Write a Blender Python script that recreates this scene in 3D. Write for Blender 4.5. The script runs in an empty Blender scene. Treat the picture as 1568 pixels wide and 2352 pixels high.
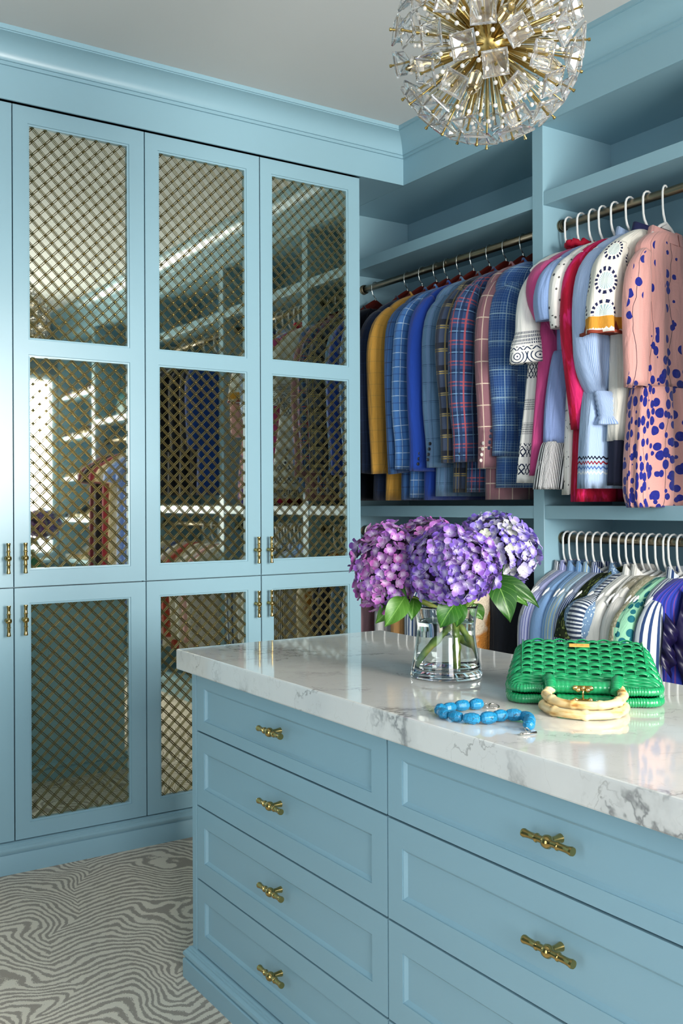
import bpy, bmesh, math, random
from math import sin, cos, pi, radians, sqrt, atan2
from mathutils import Vector, Matrix, noise as mnoise

random.seed(11)
SC = bpy.context.scene
COL = SC.collection

# ------------------------------------------------------------------ camera
# image 1568 x 2352, focal length 2252.8 px, horizon at row 1155, heading 33.42 deg from +Y, roll -0.243 deg
cam_d = bpy.data.cameras.new('camera')
cam = bpy.data.objects.new('camera', cam_d)
COL.objects.link(cam)
YAW, ROLL = radians(33.42), radians(-0.243)
fwd = Vector((sin(YAW), cos(YAW), 0)); rgt = Vector((cos(YAW), -sin(YAW), 0)); upv = Vector((0, 0, 1))
r2 = rgt * cos(ROLL) + upv * sin(ROLL); u2 = -rgt * sin(ROLL) + upv * cos(ROLL)
mw = Matrix.Identity(4)
for i in range(3):
    mw[i][0], mw[i][1], mw[i][2] = r2[i], u2[i], -fwd[i]
mw[0][3], mw[1][3], mw[2][3] = 0.0, 0.0, 1.3
cam.matrix_world = mw
cam_d.sensor_fit = 'AUTO'; cam_d.sensor_width = 36.0
cam_d.lens = 2252.8 / 2352 * 36.0
cam_d.shift_y = -21.0 / 2352
cam_d.clip_start = 0.05
SC.camera = cam

# ------------------------------------------------------------------ world, lights, exposure
SC.view_settings.view_transform = 'Standard'
SC.view_settings.look = 'None'
SC.view_settings.gamma = 1.0
SC.view_settings.use_curve_mapping = False
SC.view_settings.exposure = 0.13
SC.cycles.max_bounces = 10; SC.cycles.diffuse_bounces = 3; SC.cycles.glossy_bounces = 5; SC.cycles.transmission_bounces = 10
wd = bpy.data.worlds.new('daylight'); SC.world = wd; wd.use_nodes = True
bg = wd.node_tree.nodes['Background']
bg.inputs[0].default_value = (0.80, 0.90, 1.0, 1); bg.inputs[1].default_value = 2.5

def area(name, loc, rot, sx, sy, power, col):
    d = bpy.data.lights.new(name, 'AREA'); d.shape = 'RECTANGLE'; d.size = sx; d.size_y = sy
    d.energy = power; d.color = col
    o = bpy.data.objects.new(name, d); COL.objects.link(o); o.location = loc; o.rotation_euler = rot
    return o
# daylight outside the end window; the second window and doorway lights are added fill
area('window_daylight', (1.98, -1.90, 1.72), (radians(72), 0, 0), 1.40, 1.75, 325, (1.0, 0.96, 0.89))
area('added_window_light', (0.0, -1.90, 1.72), (radians(72), 0, 0), 1.20, 1.75, 84, (0.98, 0.98, 1.0))  # unseen source, added to brighten the drawer bevels and aisle floor
area('added_side_fill', (-1.72, 0.3, 1.30), (radians(68), 0, radians(-90)), 1.5, 2.1, 9, (0.92, 0.97, 1.0))  # soft fill added from the side; no known hall there

# ------------------------------------------------------------------ material helpers
def lin(h):
    h = h.lstrip('#'); out = []
    for i in (0, 2, 4):
        c = int(h[i:i + 2], 16) / 255
        out.append(c / 12.92 if c <= 0.04045 else ((c + 0.055) / 1.055) ** 2.4)
    return tuple(out)

class G:
    def __init__(s, name):
        s.m = bpy.data.materials.new(name); s.m.use_nodes = True
        s.t = s.m.node_tree; s.b = s.t.nodes['Principled BSDF']
    def st(s, sock, v):
        if isinstance(v, bpy.types.NodeSocket):
            s.t.links.new(v, sock)
        else:
            if isinstance(v, (tuple, list)) and len(v) == 3 and sock.type == 'RGBA':
                v = (*v, 1.0)
            sock.default_value = v
    def n(s, typ, ins=None, **p):
        nd = s.t.nodes.new(typ)
        for k, v in p.items(): setattr(nd, k, v)
        for k, v in (ins or {}).items(): s.st(nd.inputs[k], v)
        return nd
    def math(s, op, a, b=0.0, c=0.0, clamp=False):
        nd = s.t.nodes.new('ShaderNodeMath'); nd.operation = op; nd.use_clamp = clamp
        s.st(nd.inputs[0], a); s.st(nd.inputs[1], b); s.st(nd.inputs[2], c)
        return nd.outputs[0]
    def mix(s, f, a, b):
        nd = s.t.nodes.new('ShaderNodeMix'); nd.data_type = 'RGBA'
        s.st(nd.inputs[0], f); s.st(nd.inputs[6], a); s.st(nd.inputs[7], b)
        return nd.outputs[2]
    def uv(s):
        tc = s.n('ShaderNodeTexCoord'); sp = s.n('ShaderNodeSeparateXYZ', {0: tc.outputs['UV']})
        return sp.outputs[0], sp.outputs[1], tc.outputs['UV']
    def obj(s):
        return s.n('ShaderNodeTexCoord').outputs['Object']
    def sep(s, v):
        sp = s.n('ShaderNodeSeparateXYZ', {0: v}); return sp.outputs[0], sp.outputs[1], sp.outputs[2]
    def com(s, x, y, z=0.0):
        return s.n('ShaderNodeCombineXYZ', {0: x, 1: y, 2: z}).outputs[0]
    def noise(s, vec, scale, detail=2.0, rough=0.5, dist=0.0):
        nd = s.n('ShaderNodeTexNoise', {'Vector': vec, 'Scale': scale, 'Detail': detail, 'Roughness': rough, 'Distortion': dist})
        return nd.outputs[0]
    def voro(s, vec, scale, feature='F1', rand=1.0):
        nd = s.n('ShaderNodeTexVoronoi', {'Vector': vec, 'Scale': scale, 'Randomness': rand}, feature=feature)
        return nd
    def ramp(s, f, stops):
        nd = s.n('ShaderNodeValToRGB', {0: f}); cr = nd.color_ramp
        while len(cr.elements) < len(stops): cr.elements.new(0.5)
        for e, (p, c) in zip(cr.elements, stops):
            e.position = p; e.color = (*c, 1) if len(c) == 3 else c
        return nd.outputs[0]
    def bump(s, h, strength=0.2, dist=0.01):
        nd = s.n('ShaderNodeBump', {'Height': h, 'Strength': strength, 'Distance': dist})
        s.t.links.new(nd.outputs[0], s.b.inputs['Normal'])
    def wr(s, u, v, uv, strength=0.45):
        """drape wrinkles running down the cloth plus a fine weave"""
        w = s.noise(s.com(s.math('MULTIPLY', u, 26), s.math('MULTIPLY', v, 5)), 1.0, 3, .55, .8)
        s.bump(s.math('ADD', w, s.math('MULTIPLY', s.noise(uv, 420, 2), .06)), strength, 0.02)
    def fin(s, col, rough=0.6, metal=0.0, spec=0.5, **kw):
        s.st(s.b.inputs['Base Color'], col); s.st(s.b.inputs['Roughness'], rough); s.st(s.b.inputs['Metallic'], metal)
        s.b.inputs['Specular IOR Level'].default_value = spec
        for k, v in kw.items(): s.st(s.b.inputs[k.replace('_', ' ')], v)
        return s.m

def plain(name, col, rough=0.6, metal=0.0, var=0.06, scale=40, **kw):
    """a colour with a faint procedural unevenness"""
    g = G(name); col = lin(col) if isinstance(col, str) else col
    n = g.noise(g.obj(), scale, 3)
    d = tuple(c * (1 - var) for c in col); l = tuple(min(1, c * (1 + var)) for c in col)
    return g.fin(g.mix(n, d, l), rough, metal, **kw)

def fabric(name, base, stripes=(), rough=0.9, heather=0.10, wob=0.0, sheen=0.15):
    """woven cloth in UV metres; stripes = (axis, period, offset, width, colour, strength)"""
    g = G(name); u, v, uv = g.uv()
    col = lin(base) if isinstance(base, str) else base
    if wob:
        nn = g.noise(uv, 14, 2)
        u = g.math('ADD', u, g.math('MULTIPLY', g.math('SUBTRACT', nn, 0.5), wob))
    for ax, per, off, w, c, stg in stripes:
        x = u if ax == 'u' else v
        f = g.math('FRACT', g.math('DIVIDE', g.math('ADD', x, off + 50 * per), per))
        m = g.math('LESS_THAN', f, w / per)
        col = g.mix(g.math('MULTIPLY', m, stg), col, lin(c))
    h = g.noise(uv, 260, 2)
    col = g.mix(g.math('MULTIPLY', h, heather * 2), col, (0.02, 0.02, 0.025))
    g.wr(u, v, uv)
    return g.fin(col, rough, 0, 0.25, Sheen_Weight=sheen)

# ------------------------------------------------------------------ mesh helpers
class MB:
    def __init__(s): s.v = []; s.f = []; s.uv = []; s.sm = []
    def face(s, idx, uv=None, smooth=False):
        s.f.append(tuple(idx)); s.uv.append(uv); s.sm.append(smooth)
    def box(s, x0, x1, y0, y1, z0, z1):
        b = len(s.v)
        s.v += [(x, y, z) for z in (z0, z1) for y in (y0, y1) for x in (x0, x1)]
        for q in ((0, 2, 3, 1), (4, 5, 7, 6), (0, 1, 5, 4), (2, 6, 7, 3), (0, 4, 6, 2), (1, 3, 7, 5)):
            s.face([b + i for i in q])
        return s
    def hexa(s, pts):
        """8 points: bottom 4 counter-clockwise, then top 4"""
        b = len(s.v); s.v += [tuple(p) for p in pts]
        for q in ((3, 2, 1, 0), (4, 5, 6, 7), (0, 1, 5, 4), (1, 2, 6, 5), (2, 3, 7, 6), (3, 0, 4, 7)):
            s.face([b + i for i in q])
        return s
    def loft(s, rings, us=None, vs=None, closed=True, cap0=False, cap1=False, smooth=True):
        """rings: lists of points of equal length; us per point (n+1 when closed), vs per ring"""
        n = len(rings[0]); b = len(s.v)
        for r in rings: s.v += [tuple(p) for p in r]
        m = n if closed else n - 1
        for j in range(len(rings) - 1):
            for i in range(m):
                a0 = b + j * n + i; a1 = b + j * n + (i + 1) % n
                q = (a0, a1, a1 + n, a0 + n)
                uv = None
                if us is not None:
                    uv = ((us[i], vs[j]), (us[i + 1], vs[j]), (us[i + 1], vs[j + 1]), (us[i], vs[j + 1]))
                s.face(q, uv, smooth)
        if cap0:
            s.face([b + i for i in range(n)][::-1], [(us[i], vs[0]) for i in range(n)][::-1] if us else None)
        if cap1:
            e = b + (len(rings) - 1) * n
            s.face([e + i for i in range(n)], [(us[i], vs[-1]) for i in range(n)] if us else None)
        return s
    def tube(s, path, rad, sides=8, cap=True, flat=None, closed=False):
        """tube along points; rad number or list; flat=(ratio, axis) flattens"""
        P = [Vector(p) for p in path]; n = len(P)
        R = rad if isinstance(rad, (list, tuple)) else [rad] * n
        rings = []; up = None; L = 0; vs = []
        for i in range(n):
            if closed: t = (P[(i + 1) % n] - P[i - 1])
            else: t = (P[min(i + 1, n - 1)] - P[max(i - 1, 0)])
            t = t.normalized() if t.length > 1e-9 else Vector((0, 0, 1))
            if up is None:
                up = Vector((0, 0, 1)) if abs(t.z) < 0.9 else Vector((0, 1, 0))
                if flat: up = Vector(flat[1])
            if flat: up = Vector(flat[1])
            x = up.cross(t)
            if x.length < 1e-6: x = Vector((1, 0, 0)).cross(t)
            x.normalize(); y = t.cross(x).normalized(); up = y
            k = flat[0] if flat else 1.0
            rings.append([P[i] + (x * cos(2 * pi * j / sides) + y * sin(2 * pi * j / sides) * k) * R[i] for j in range(sides)])
            if i: L += (P[i] - P[i - 1]).length
            vs.append(L)
        us = [j / sides * 0.05 for j in range(sides + 1)]
        if closed:
            rings.append(rings[0]); vs.append(L)
        s.loft(rings, us, vs, True, cap and not closed, cap and not closed)
        return s
    def lathe(s, prof, origin=(0, 0, 0), axis='z', sides=24, cap=True):
        """prof: (radius, height) list"""
        o = Vector(origin); rings = []
        for r, h in prof:
            ring = []
            for j in range(sides):
                a = 2 * pi * j / sides; c, d = r * cos(a), r * sin(a)
                p = {'z': (c, d, h), 'y': (d, h, c), 'x': (h, c, d)}[axis]
                ring.append(o + Vector(p))
            rings.append(ring)
        s.loft(rings, None, None, True, cap, cap)
        return s
    def xf(s, M, start=0):
        for i in range(start, len(s.v)): s.v[i] = tuple(M @ Vector(s.v[i]))
        return s

def me_from(mb, name, angle=None):
    me = bpy.data.meshes.new(name)
    me.from_pydata(mb.v, [], mb.f)
    if any(u is not None for u in mb.uv):
        lay = me.uv_layers.new(name='uv'); data = []
        for f, u in zip(mb.f, mb.uv):
            for k in range(len(f)):
                data += list(u[k]) if u else [0.0, 0.0]
        lay.data.foreach_set('uv', data)
    me.polygons.foreach_set('use_smooth', mb.sm)
    if angle: me.set_sharp_from_angle(angle=radians(angle))
    me.update()
    return me

def obj(name, data, mat=None, parent=None, loc=None, bevel=0.0, angle=None):
    if isinstance(data, MB): data = me_from(data, name, angle)
    if mat is not None and not data.materials: data.materials.append(mat)
    o = bpy.data.objects.new(name, data); COL.objects.link(o)
    if mat is not None and data.materials[0] is not mat:
        o.material_slots[0].link = 'OBJECT'; o.material_slots[0].material = mat
    if parent is not None: o.parent = parent
    if loc is not None: o.location = loc
    if bevel:
        md = o.modifiers.new('bevel', 'BEVEL'); md.width = bevel; md.segments = 2; md.limit_method = 'ANGLE'; md.angle_limit = radians(40)
        md.harden_normals = False
    return o

def empty(name, loc, rz=0.0):
    o = bpy.data.objects.new(name, None); COL.objects.link(o); o.location = loc; o.rotation_euler = (0, 0, rz)
    o.empty_display_size = 0.05
    return o

def tag(o, label, cat=None, group=None, kind=None):
    o['label'] = label
    if cat: o['category'] = cat
    if group: o['group'] = group
    if kind: o['kind'] = kind
    return o

# ------------------------------------------------------------------ shared materials
def paint_mat():
    g = G('blue_cabinet_paint')
    n = g.noise(g.obj(), 3.0, 2)
    c = g.mix(n, lin('#8bb0be'), lin('#8eb3c0'))
    g.bump(g.noise(g.obj(), 180, 2), 0.02, 0.001)
    return g.fin(c, 0.30, 0, 0.5)
PAINT = paint_mat()
CEIL = plain('ceiling_white', '#cccfce', 0.8, 0, 0.02, 4)
WALLM = plain('wall_paint', '#6a8188', 0.8, 0, 0.02, 4)
BRASS = plain('polished_brass', (0.46, 0.33, 0.12), 0.10, 1.0, 0.05, 60)
BRASS_WIRE = plain('lattice_brass', (0.42, 0.35, 0.18), 0.22, 1.0, 0.15, 90)
BRASS_SAT = plain('satin_brass', (0.40, 0.29, 0.10), 0.26, 1.0, 0.08, 60)
BRONZE = plain('bronze_rod', (0.26, 0.22, 0.15), 0.32, 1.0, 0.08, 60)
CHROME = plain('chrome', (0.75, 0.74, 0.70), 0.12, 1.0, 0.02)
WHITE_PL = plain('white_plastic', '#e9e9e6', 0.35, 0, 0.01)
DARK = plain('dark_gap', '#0c1214', 0.9)

def mirror_mat():
    g = G('antique_mirror'); o = g.obj()
    sp = g.voro(o, 230).outputs['Distance']
    sp2 = g.noise(o, 22, 5, 0.7)
    m = g.math('MULTIPLY', g.math('LESS_THAN', sp, 0.26), g.ramp(sp2, [(.42, (0, 0, 0)), (.62, (1, 1, 1))]))
    c = g.mix(g.noise(o, 7, 4), (0.76, 0.77, 0.67), (0.60, 0.62, 0.54))
    c = g.mix(g.math('MULTIPLY', m, 0.65), c, (0.05, 0.05, 0.04))
    return g.fin(c, 0.025, 1.0)
MIRROR = mirror_mat()

def marble_mat():
    g = G('veined_marble'); o = g.obj(); x, y, z = g.sep(o)
    p = g.math('ADD', g.math('MULTIPLY', x, .83), g.math('MULTIPLY', y, -.55)); q = g.math('ADD', g.math('MULTIPLY', x, .55), g.math('MULTIPLY', y, .83))
    d1 = g.math('MULTIPLY', g.math('SUBTRACT', g.noise(o, 5.0, 5, .62), .5), .55); d2 = g.math('MULTIPLY', g.math('SUBTRACT', g.noise(o, 16, 4, .6), .5), .22)
    dd = g.math('ADD', d1, d2)
    vec = g.com(g.math('ADD', g.math('MULTIPLY', p, .9), dd), g.math('ADD', g.math('MULTIPLY', q, 2.6), dd), g.math('ADD', g.math('MULTIPLY', z, 1.6), d1))
    def vein(scale, w, off, det=2.0):
        f = g.noise(g.n('ShaderNodeVectorMath', {0: vec, 1: (off, off * .7, off * 1.3)}, operation='ADD').outputs[0], scale, det, .5)
        return g.math('SUBTRACT', 1.0, g.math('DIVIDE', g.math('ABSOLUTE', g.math('SUBTRACT', f, .5)), w), clamp=True)
    def patch(sc, off, lo, hi): return g.ramp(g.noise(g.n('ShaderNodeVectorMath', {0: vec, 1: (off, 2.0, off)}, operation='ADD').outputs[0], sc, 3), [(lo, (0, 0, 0)), (hi, (1, 1, 1))])
    pa, pb = patch(1.7, 9.1, .50, .66), patch(2.6, 11.0, .47, .63)
    smoke = g.math('MULTIPLY', g.math('POWER', vein(1.5, .10, 0.0), 1.5), pa)
    fine = g.math('MULTIPLY', vein(1.5, .020, 0.0, 4.0), pa)
    fine2 = g.math('MULTIPLY', vein(2.6, .012, 7.7, 4.0), pb)
    hair = g.math('MULTIPLY', vein(4.2, .010, 21.0, 3.0), .35)
    c = g.ramp(g.noise(vec, 1.4, 3), [(.30, lin('#e6e6e0')), (.60, lin('#dfdfda')), (.80, lin('#cdd0ce'))])
    c = g.mix(g.math('MULTIPLY', smoke, .35), c, lin('#9a9b98'))
    c = g.mix(g.math('MULTIPLY', fine, .62), c, lin('#44474b'))
    c = g.mix(g.math('MULTIPLY', fine2, .60), c, lin('#6b6862'))
    c = g.mix(g.math('MULTIPLY', hair, .5), c, lin('#a09c90'))
    return g.fin(c, 0.06, 0, 0.5, Coat_Weight=0.4, Coat_Roughness=0.03)
MARBLE = marble_mat()

def carpet_mat():
    g = G('zebra_carpet'); o = g.obj()
    x, y, z = g.sep(o)
    # stripe axis roughly along the view's horizontal, broken by chevron seams
    ca, sa = cos(radians(-28)), sin(radians(-28))
    a = g.math('ADD', g.math('MULTIPLY', x, ca), g.math('MULTIPLY', y, sa))
    b = g.math('SUBTRACT', g.math('MULTIPLY', y, ca), g.math('MULTIPLY', x, sa))
    n1 = g.noise(o, 1.9, 2); n2 = g.noise(o, 7.5, 3, 0.6); n3 = g.noise(o, 45, 2)
    zig = g.math('PINGPONG', g.math('ADD', a, g.math('MULTIPLY', n1, 0.7)), 0.22)
    zig = g.math('POWER', g.math('DIVIDE', zig, 0.22), 1.5)
    s = g.math('ADD', b, g.math('MULTIPLY', zig, 0.16))
    s = g.math('ADD', s, g.math('MULTIPLY', n1, 0.34))
    s = g.math('ADD', s, g.math('MULTIPLY', n2, 0.075))
    s = g.math('ADD', s, g.math('MULTIPLY', n3, 0.006))
    w = g.math('SINE', g.math('MULTIPLY', s, 2 * pi / 0.034))
    w = g.math('ADD', w, g.math('MULTIPLY', g.math('SUBTRACT', g.noise(o, 22, 3), 0.5), 1.6))
    w = g.math('ADD', w, g.math('MULTIPLY', g.math('SUBTRACT', g.noise(o, 300, 2), 0.5), 3.4))
    m = g.ramp(g.math('ADD', g.math('MULTIPLY', w, 0.5), 0.5), [(0.36, (0, 0, 0)), (0.56, (1, 1, 1))])
    pile = g.noise(o, 520, 2)
    c = g.mix(m, lin('#a99e8f'), lin('#f2e9d6'))
    c = g.mix(g.math('MULTIPLY', pile, 0.32), c, lin('#565049'))
    g.bump(pile, 0.6, 0.004)
    return g.fin(c, 0.95, 0, 0.1, Sheen_Weight=0.2)
CARPET = carpet_mat()

def glass_mat(name, col=(1, 1, 1), ior=1.45, rough=0.0):
    g = G(name)
    g.b.inputs['Transmission Weight'].default_value = 1.0
    g.b.inputs['IOR'].default_value = ior
    n = g.noise(g.obj(), 20, 1)
    return g.fin(g.mix(n, tuple(c * 0.99 for c in col), col), rough)
GLASS = glass_mat('clear_glass')
# ------------------------------------------------------------------ room shell
YD = 3.534      # cabinet door faces
XF = 2.678      # closet fronts
ZC = 2.939      # ceiling
XB = 3.055      # closet backs
Y0, X0 = -1.50, -1.35

def struct(name, mb, mat, label, **k):
    return tag(obj(name, mb, mat, **k), label, kind='structure')
struct('floor', MB().box(X0 - .1, 3.2, Y0 - .1, 4.2, -0.05, 0.0), CARPET, 'grey and cream zebra striped carpet')
struct('ceiling', MB().box(X0 - .1, 3.2, Y0 - .1, 4.2, ZC, ZC + .05), CEIL, 'plain pale grey ceiling')
struct('wall_back', MB().box(X0, 3.2, 4.02, 4.1, 0, ZC), WALLM, 'wall behind the mirrored cabinets')
struct('wall_right', MB().box(XB + .02, 3.2, Y0, 4.02, 0, ZC), WALLM, 'wall behind the open closets')
WZ0, WZ1 = 0.88, 2.38
WINS = [(1.32, 2.62, 'tall bright window beside the shoe closet'), (-0.55, 0.55, 'unseen second window added to light the island')]  # the window facing the island is unseen, added for its light
w = MB()
xs = [X0, -0.55, 0.55, 1.32, 2.62, 3.2]
for k in (0, 2, 4): w.box(xs[k], xs[k + 1], Y0 - .08, Y0, 0, ZC)
for k in (1, 3): w.box(xs[k], xs[k + 1], Y0 - .08, Y0, 0, WZ0); w.box(xs[k], xs[k + 1], Y0 - .08, Y0, WZ1, ZC)
struct('wall_front', w, WALLM, 'wall with the end window and an added second window')
w = MB(); w.box(X0 - .08, X0, Y0, -0.4, 0, ZC); w.box(X0 - .08, X0, 1.0, 4.02, 0, ZC); w.box(X0 - .08, X0, -0.4, 1.0, 2.25, ZC)  # unseen doorway gap, added to let the side fill in
struct('wall_left', w, WALLM, 'wall with an opening added for the side fill light')
# window: frame with a thin pane
gp = G('window_pane'); nt = gp.t
tr = gp.n('ShaderNodeBsdfTransparent'); gl = gp.n('ShaderNodeBsdfGlossy', {'Roughness': 0.02}); fr = gp.n('ShaderNodeFresnel', {'IOR': 1.45})
mx = gp.n('ShaderNodeMixShader'); nt.links.new(fr.outputs[0], mx.inputs[0]); nt.links.new(tr.outputs[0], mx.inputs[1]); nt.links.new(gl.outputs[0], mx.inputs[2])
nt.links.new(mx.outputs[0], nt.nodes['Material Output'].inputs[0])
for k, (wa, wb, lb) in enumerate(WINS):
    fm = MB().box(wa - .05, wa, Y0 - .02, Y0 + .02, WZ0 - .05, WZ1 + .05).box(wb, wb + .05, Y0 - .02, Y0 + .02, WZ0 - .05, WZ1 + .05).box(wa, wb, Y0 - .02, Y0 + .02, WZ0 - .05, WZ0).box(wa, wb, Y0 - .02, Y0 + .02, WZ1, WZ1 + .05)
    win = struct('window_%d' % (k + 1), fm, PAINT, lb)
    obj('pane', MB().box(wa, wb, Y0 - .012, Y0 - .008, WZ0, WZ1), gp.m, win)

def sweep_back(prof, y, x0, xc, mitre=True):
    """moulding along the back wall: prof = (projection, z)"""
    mb = MB()
    r0 = [(x0, y - p, z) for p, z in prof]; r1 = [(xc - (p if mitre else 0), y - p, z) for p, z in prof]
    mb.loft([r0, r1], closed=True, cap0=True, cap1=True, smooth=True); return mb
def sweep_right(prof, x, yc, y1, mitre=True):
    mb = MB()
    r0 = [(x - p, yc - (p if mitre else 0), z) for p, z in prof]; r1 = [(x - p, y1, z) for p, z in prof]
    mb.loft([r0, r1], closed=True, cap0=True, cap1=True, smooth=True); return mb
crown = [(-0.008, 2.7215), (0.0, 2.7215), (0.0, 2.838), (0.009, 2.838), (0.009, 2.850), (0.016, 2.850), (0.016, 2.854), (0.018, 2.862), (0.022, 2.873), (0.030, 2.887), (0.043, 2.900), (0.060, 2.910), (0.080, 2.9165), (0.0905, 2.9185),
         (0.0905, 2.9225), (0.0965, 2.9225), (0.0965, 2.939), (-0.008, 2.939)]
struct('trim_1', sweep_back(crown, 3.514, X0, 2.658), PAINT, 'blue coved crown moulding above the mirrored cabinets', angle=35)
struct('trim_2', sweep_right(crown, 2.658, 3.514, Y0), PAINT, 'blue coved crown moulding above the open closets', angle=35)
base = [(-0.05, 0), (0.0, 0), (0.0, 0.066), (-0.002, 0.069), (-0.006, 0.070), (-0.006, 0.073), (0.000, 0.075), (0.003, 0.080), (0.003, 0.086), (-0.001, 0.091), (-0.006, 0.094), (-0.006, 0.097),
        (-0.009, 0.099), (-0.009, 0.1025), (-0.014, 0.105), (-0.017, 0.1065), (-0.05, 0.1065)]
struct('baseboard_back', sweep_back(base, 3.514, X0, 2.44, False), PAINT, 'blue moulded plinth along the mirrored cabinets', angle=35)

# ------------------------------------------------------------------ brass pulls and lattice
def pull_mesh(L=0.108):
    """bamboo style T pull: bar along z, post along -y; origin on the door face"""
    h = L / 2; st = 0.030; mb = MB()
    pr = []
    for sgn in (1,):
        pr = [(0.0, -h), (0.0068, -h), (0.0075, -h + .003), (0.0066, -h + .007), (0.0058, -h + .014), (0.0058, -h * .50), (0.0066, -h * .46), (0.0076, -h * .44), (0.0076, -h * .41), (0.0060, -h * .38),
              (0.0058, -h * .18), (0.0072, -h * .15), (0.0102, -h * .10), (0.0112, 0)]
    full = pr + [(r, -z) for r, z in pr[-2::-1]]
    mb.lathe(full, (0, -st, 0), 'z', 14, False)
    mb.lathe([(0.0, 0), (0.0078, 0), (0.0072, -.004), (0.0058, -.012), (0.0054, -st)], (0, 0, 0), 'y', 12, False)
    return me_from(mb, 'pull', 40)
PULL = pull_mesh()
PULL.materials.append(BRASS)

def wire_mesh():
    mb = MB()
    for s in (-1, 1):
        z = s * 0.0029; r = 0.00125
        mb.loft([[(x, -r, z), (x, 0, z + r), (x, r, z), (x, 0, z - r)] for x in (-0.5, 0.5)], None, None, True, True, True, smooth=False)
    me = me_from(mb, 'lattice_bar'); me.materials.append(BRASS_WIRE); return me
WIRE = wire_mesh()
PITCH = 0.0472

def lattice(door, x0, x1, z0, z1, y):
    """crossed pairs of wires over an opening (local door coordinates)"""
    w, h = x1 - x0, z1 - z0; nodes = MB(); q = 0.0030
    for sgn in (1, -1):
        c = -h if sgn > 0 else 0.0
        k0 = math.ceil(c / PITCH - 1e-6)
        cs = []
        k = k0
        while True:
            c = (k + 0.3) * PITCH
            if sgn > 0 and c > w: break
            if sgn < 0 and c > w + h: break
            cs.append(c); k += 1
        for c in cs:
            # x - sgn*z = c  inside [0,w]x[0,h]
            pts = []
            if sgn > 0:
                a = max(0.0, c); b = min(w, h + c)
                if b - a < 0.006: continue
                p0, p1 = (a, a - c), (b, b - c)
            else:
                a = max(0.0, c - h); b = min(w, c)
                if b - a < 0.006: continue
                p0, p1 = (a, c - a), (b, c - b)
            L = math.hypot(p1[0] - p0[0], p1[1] - p0[1])
            o = bpy.data.objects.new('lattice_bar', WIRE); COL.objects.link(o); o.parent = door
            o.location = (x0 + (p0[0] + p1[0]) / 2, y + (0.0010 if sgn > 0 else -0.0010), z0 + (p0[1] + p1[1]) / 2)
            o.rotation_euler = (0, -atan2(p1[1] - p0[1], p1[0] - p0[0]), 0); o.scale = (L, 1, 1)
    # clips on the crossings: x - z = (k+.3)P , x + z = (m+.3)P
    for k in range(-40, 40):
        for m in range(0, 60):
            x = ((k + .3) + (m + .3)) * PITCH / 2; z = ((m + .3) - (k + .3)) * PITCH / 2
            if 0.003 < x < w - 0.003 and 0.003 < z < h - 0.003:
                X, Z = x0 + x, z0 + z; b = len(nodes.v)
                nodes.v += [(X + q, y - .003, Z), (X, y - .003, Z + q), (X - q, y - .003, Z), (X, y - .003, Z - q), (X, y - 0.0065, Z)]
                for i in range(4): nodes.face((b + i, b + (i + 1) % 4, b + 4))
    o = obj('lattice_clips', nodes, BRASS_WIRE, door); o['kind'] = 'stuff'

def bead(mb, x0, x1, z0, z1, y, w=0.007, d=0.006):
    """sloped moulding inside an opening, front edge at y, back edge at y+d"""
    o = [(x0, z0), (x1, z0), (x1, z1), (x0, z1)]; i = [(x0 + w, z0 + w), (x1 - w, z0 + w), (x1 - w, z1 - w), (x0 + w, z1 - w)]
    o2 = [(x0 + .0012, z0 + .0012), (x1 - .0012, z0 + .0012), (x1 - .0012, z1 - .0012), (x0 + .0012, z1 - .0012)]
    rings = [[(a, y + .012, b) for a, b in o], [(a, y, b) for a, b in o], [(a, y + .0025, b) for a, b in o2], [(a, y + d * .5, b) for a, b in i], [(a, y + d + .012, b) for a, b in i]]
    mb.loft(rings, closed=True, smooth=False)
    return mb

def door_part(cab, name, x0, x1, z0, z1, openings, pull):
    """frame with openings; everything in cabinet-local = world offset coordinates. front face at local y=0"""
    g = 0.0022
    mb = MB(); ox0, ox1 = openings[0][0], openings[0][1]
    T = 0.021
    mb.box(x0 + g, ox0, 0, T, z0 + g, z1 - g); mb.box(ox1, x1 - g, 0, T, z0 + g, z1 - g)
    zs = [z0 + g] + [z for o in sorted(openings, key=lambda o: o[2]) for z in (o[2], o[3])] + [z1 - g]
    for i in range(0, len(zs), 2): mb.box(ox0, ox1, 0, T, zs[i], zs[i + 1])
    d = obj(name, mb, PAINT, cab)
    for (a, b, c, e) in openings:
        obj('bead', bead(MB(), a, b, c, e, 0.0018), PAINT, d)
        obj('mirror_panel', MB().box(a, b, 0.0150, 0.018, c, e), MIRROR, d)
        lattice(d, a + .006, b - .006, c + .006, e - .006, 0.0110)
    if pull:
        p = bpy.data.objects.new('pull', PULL); COL.objects.link(p); p.parent = d; p.location = (pull[0], 0, pull[1])
    return d

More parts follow.
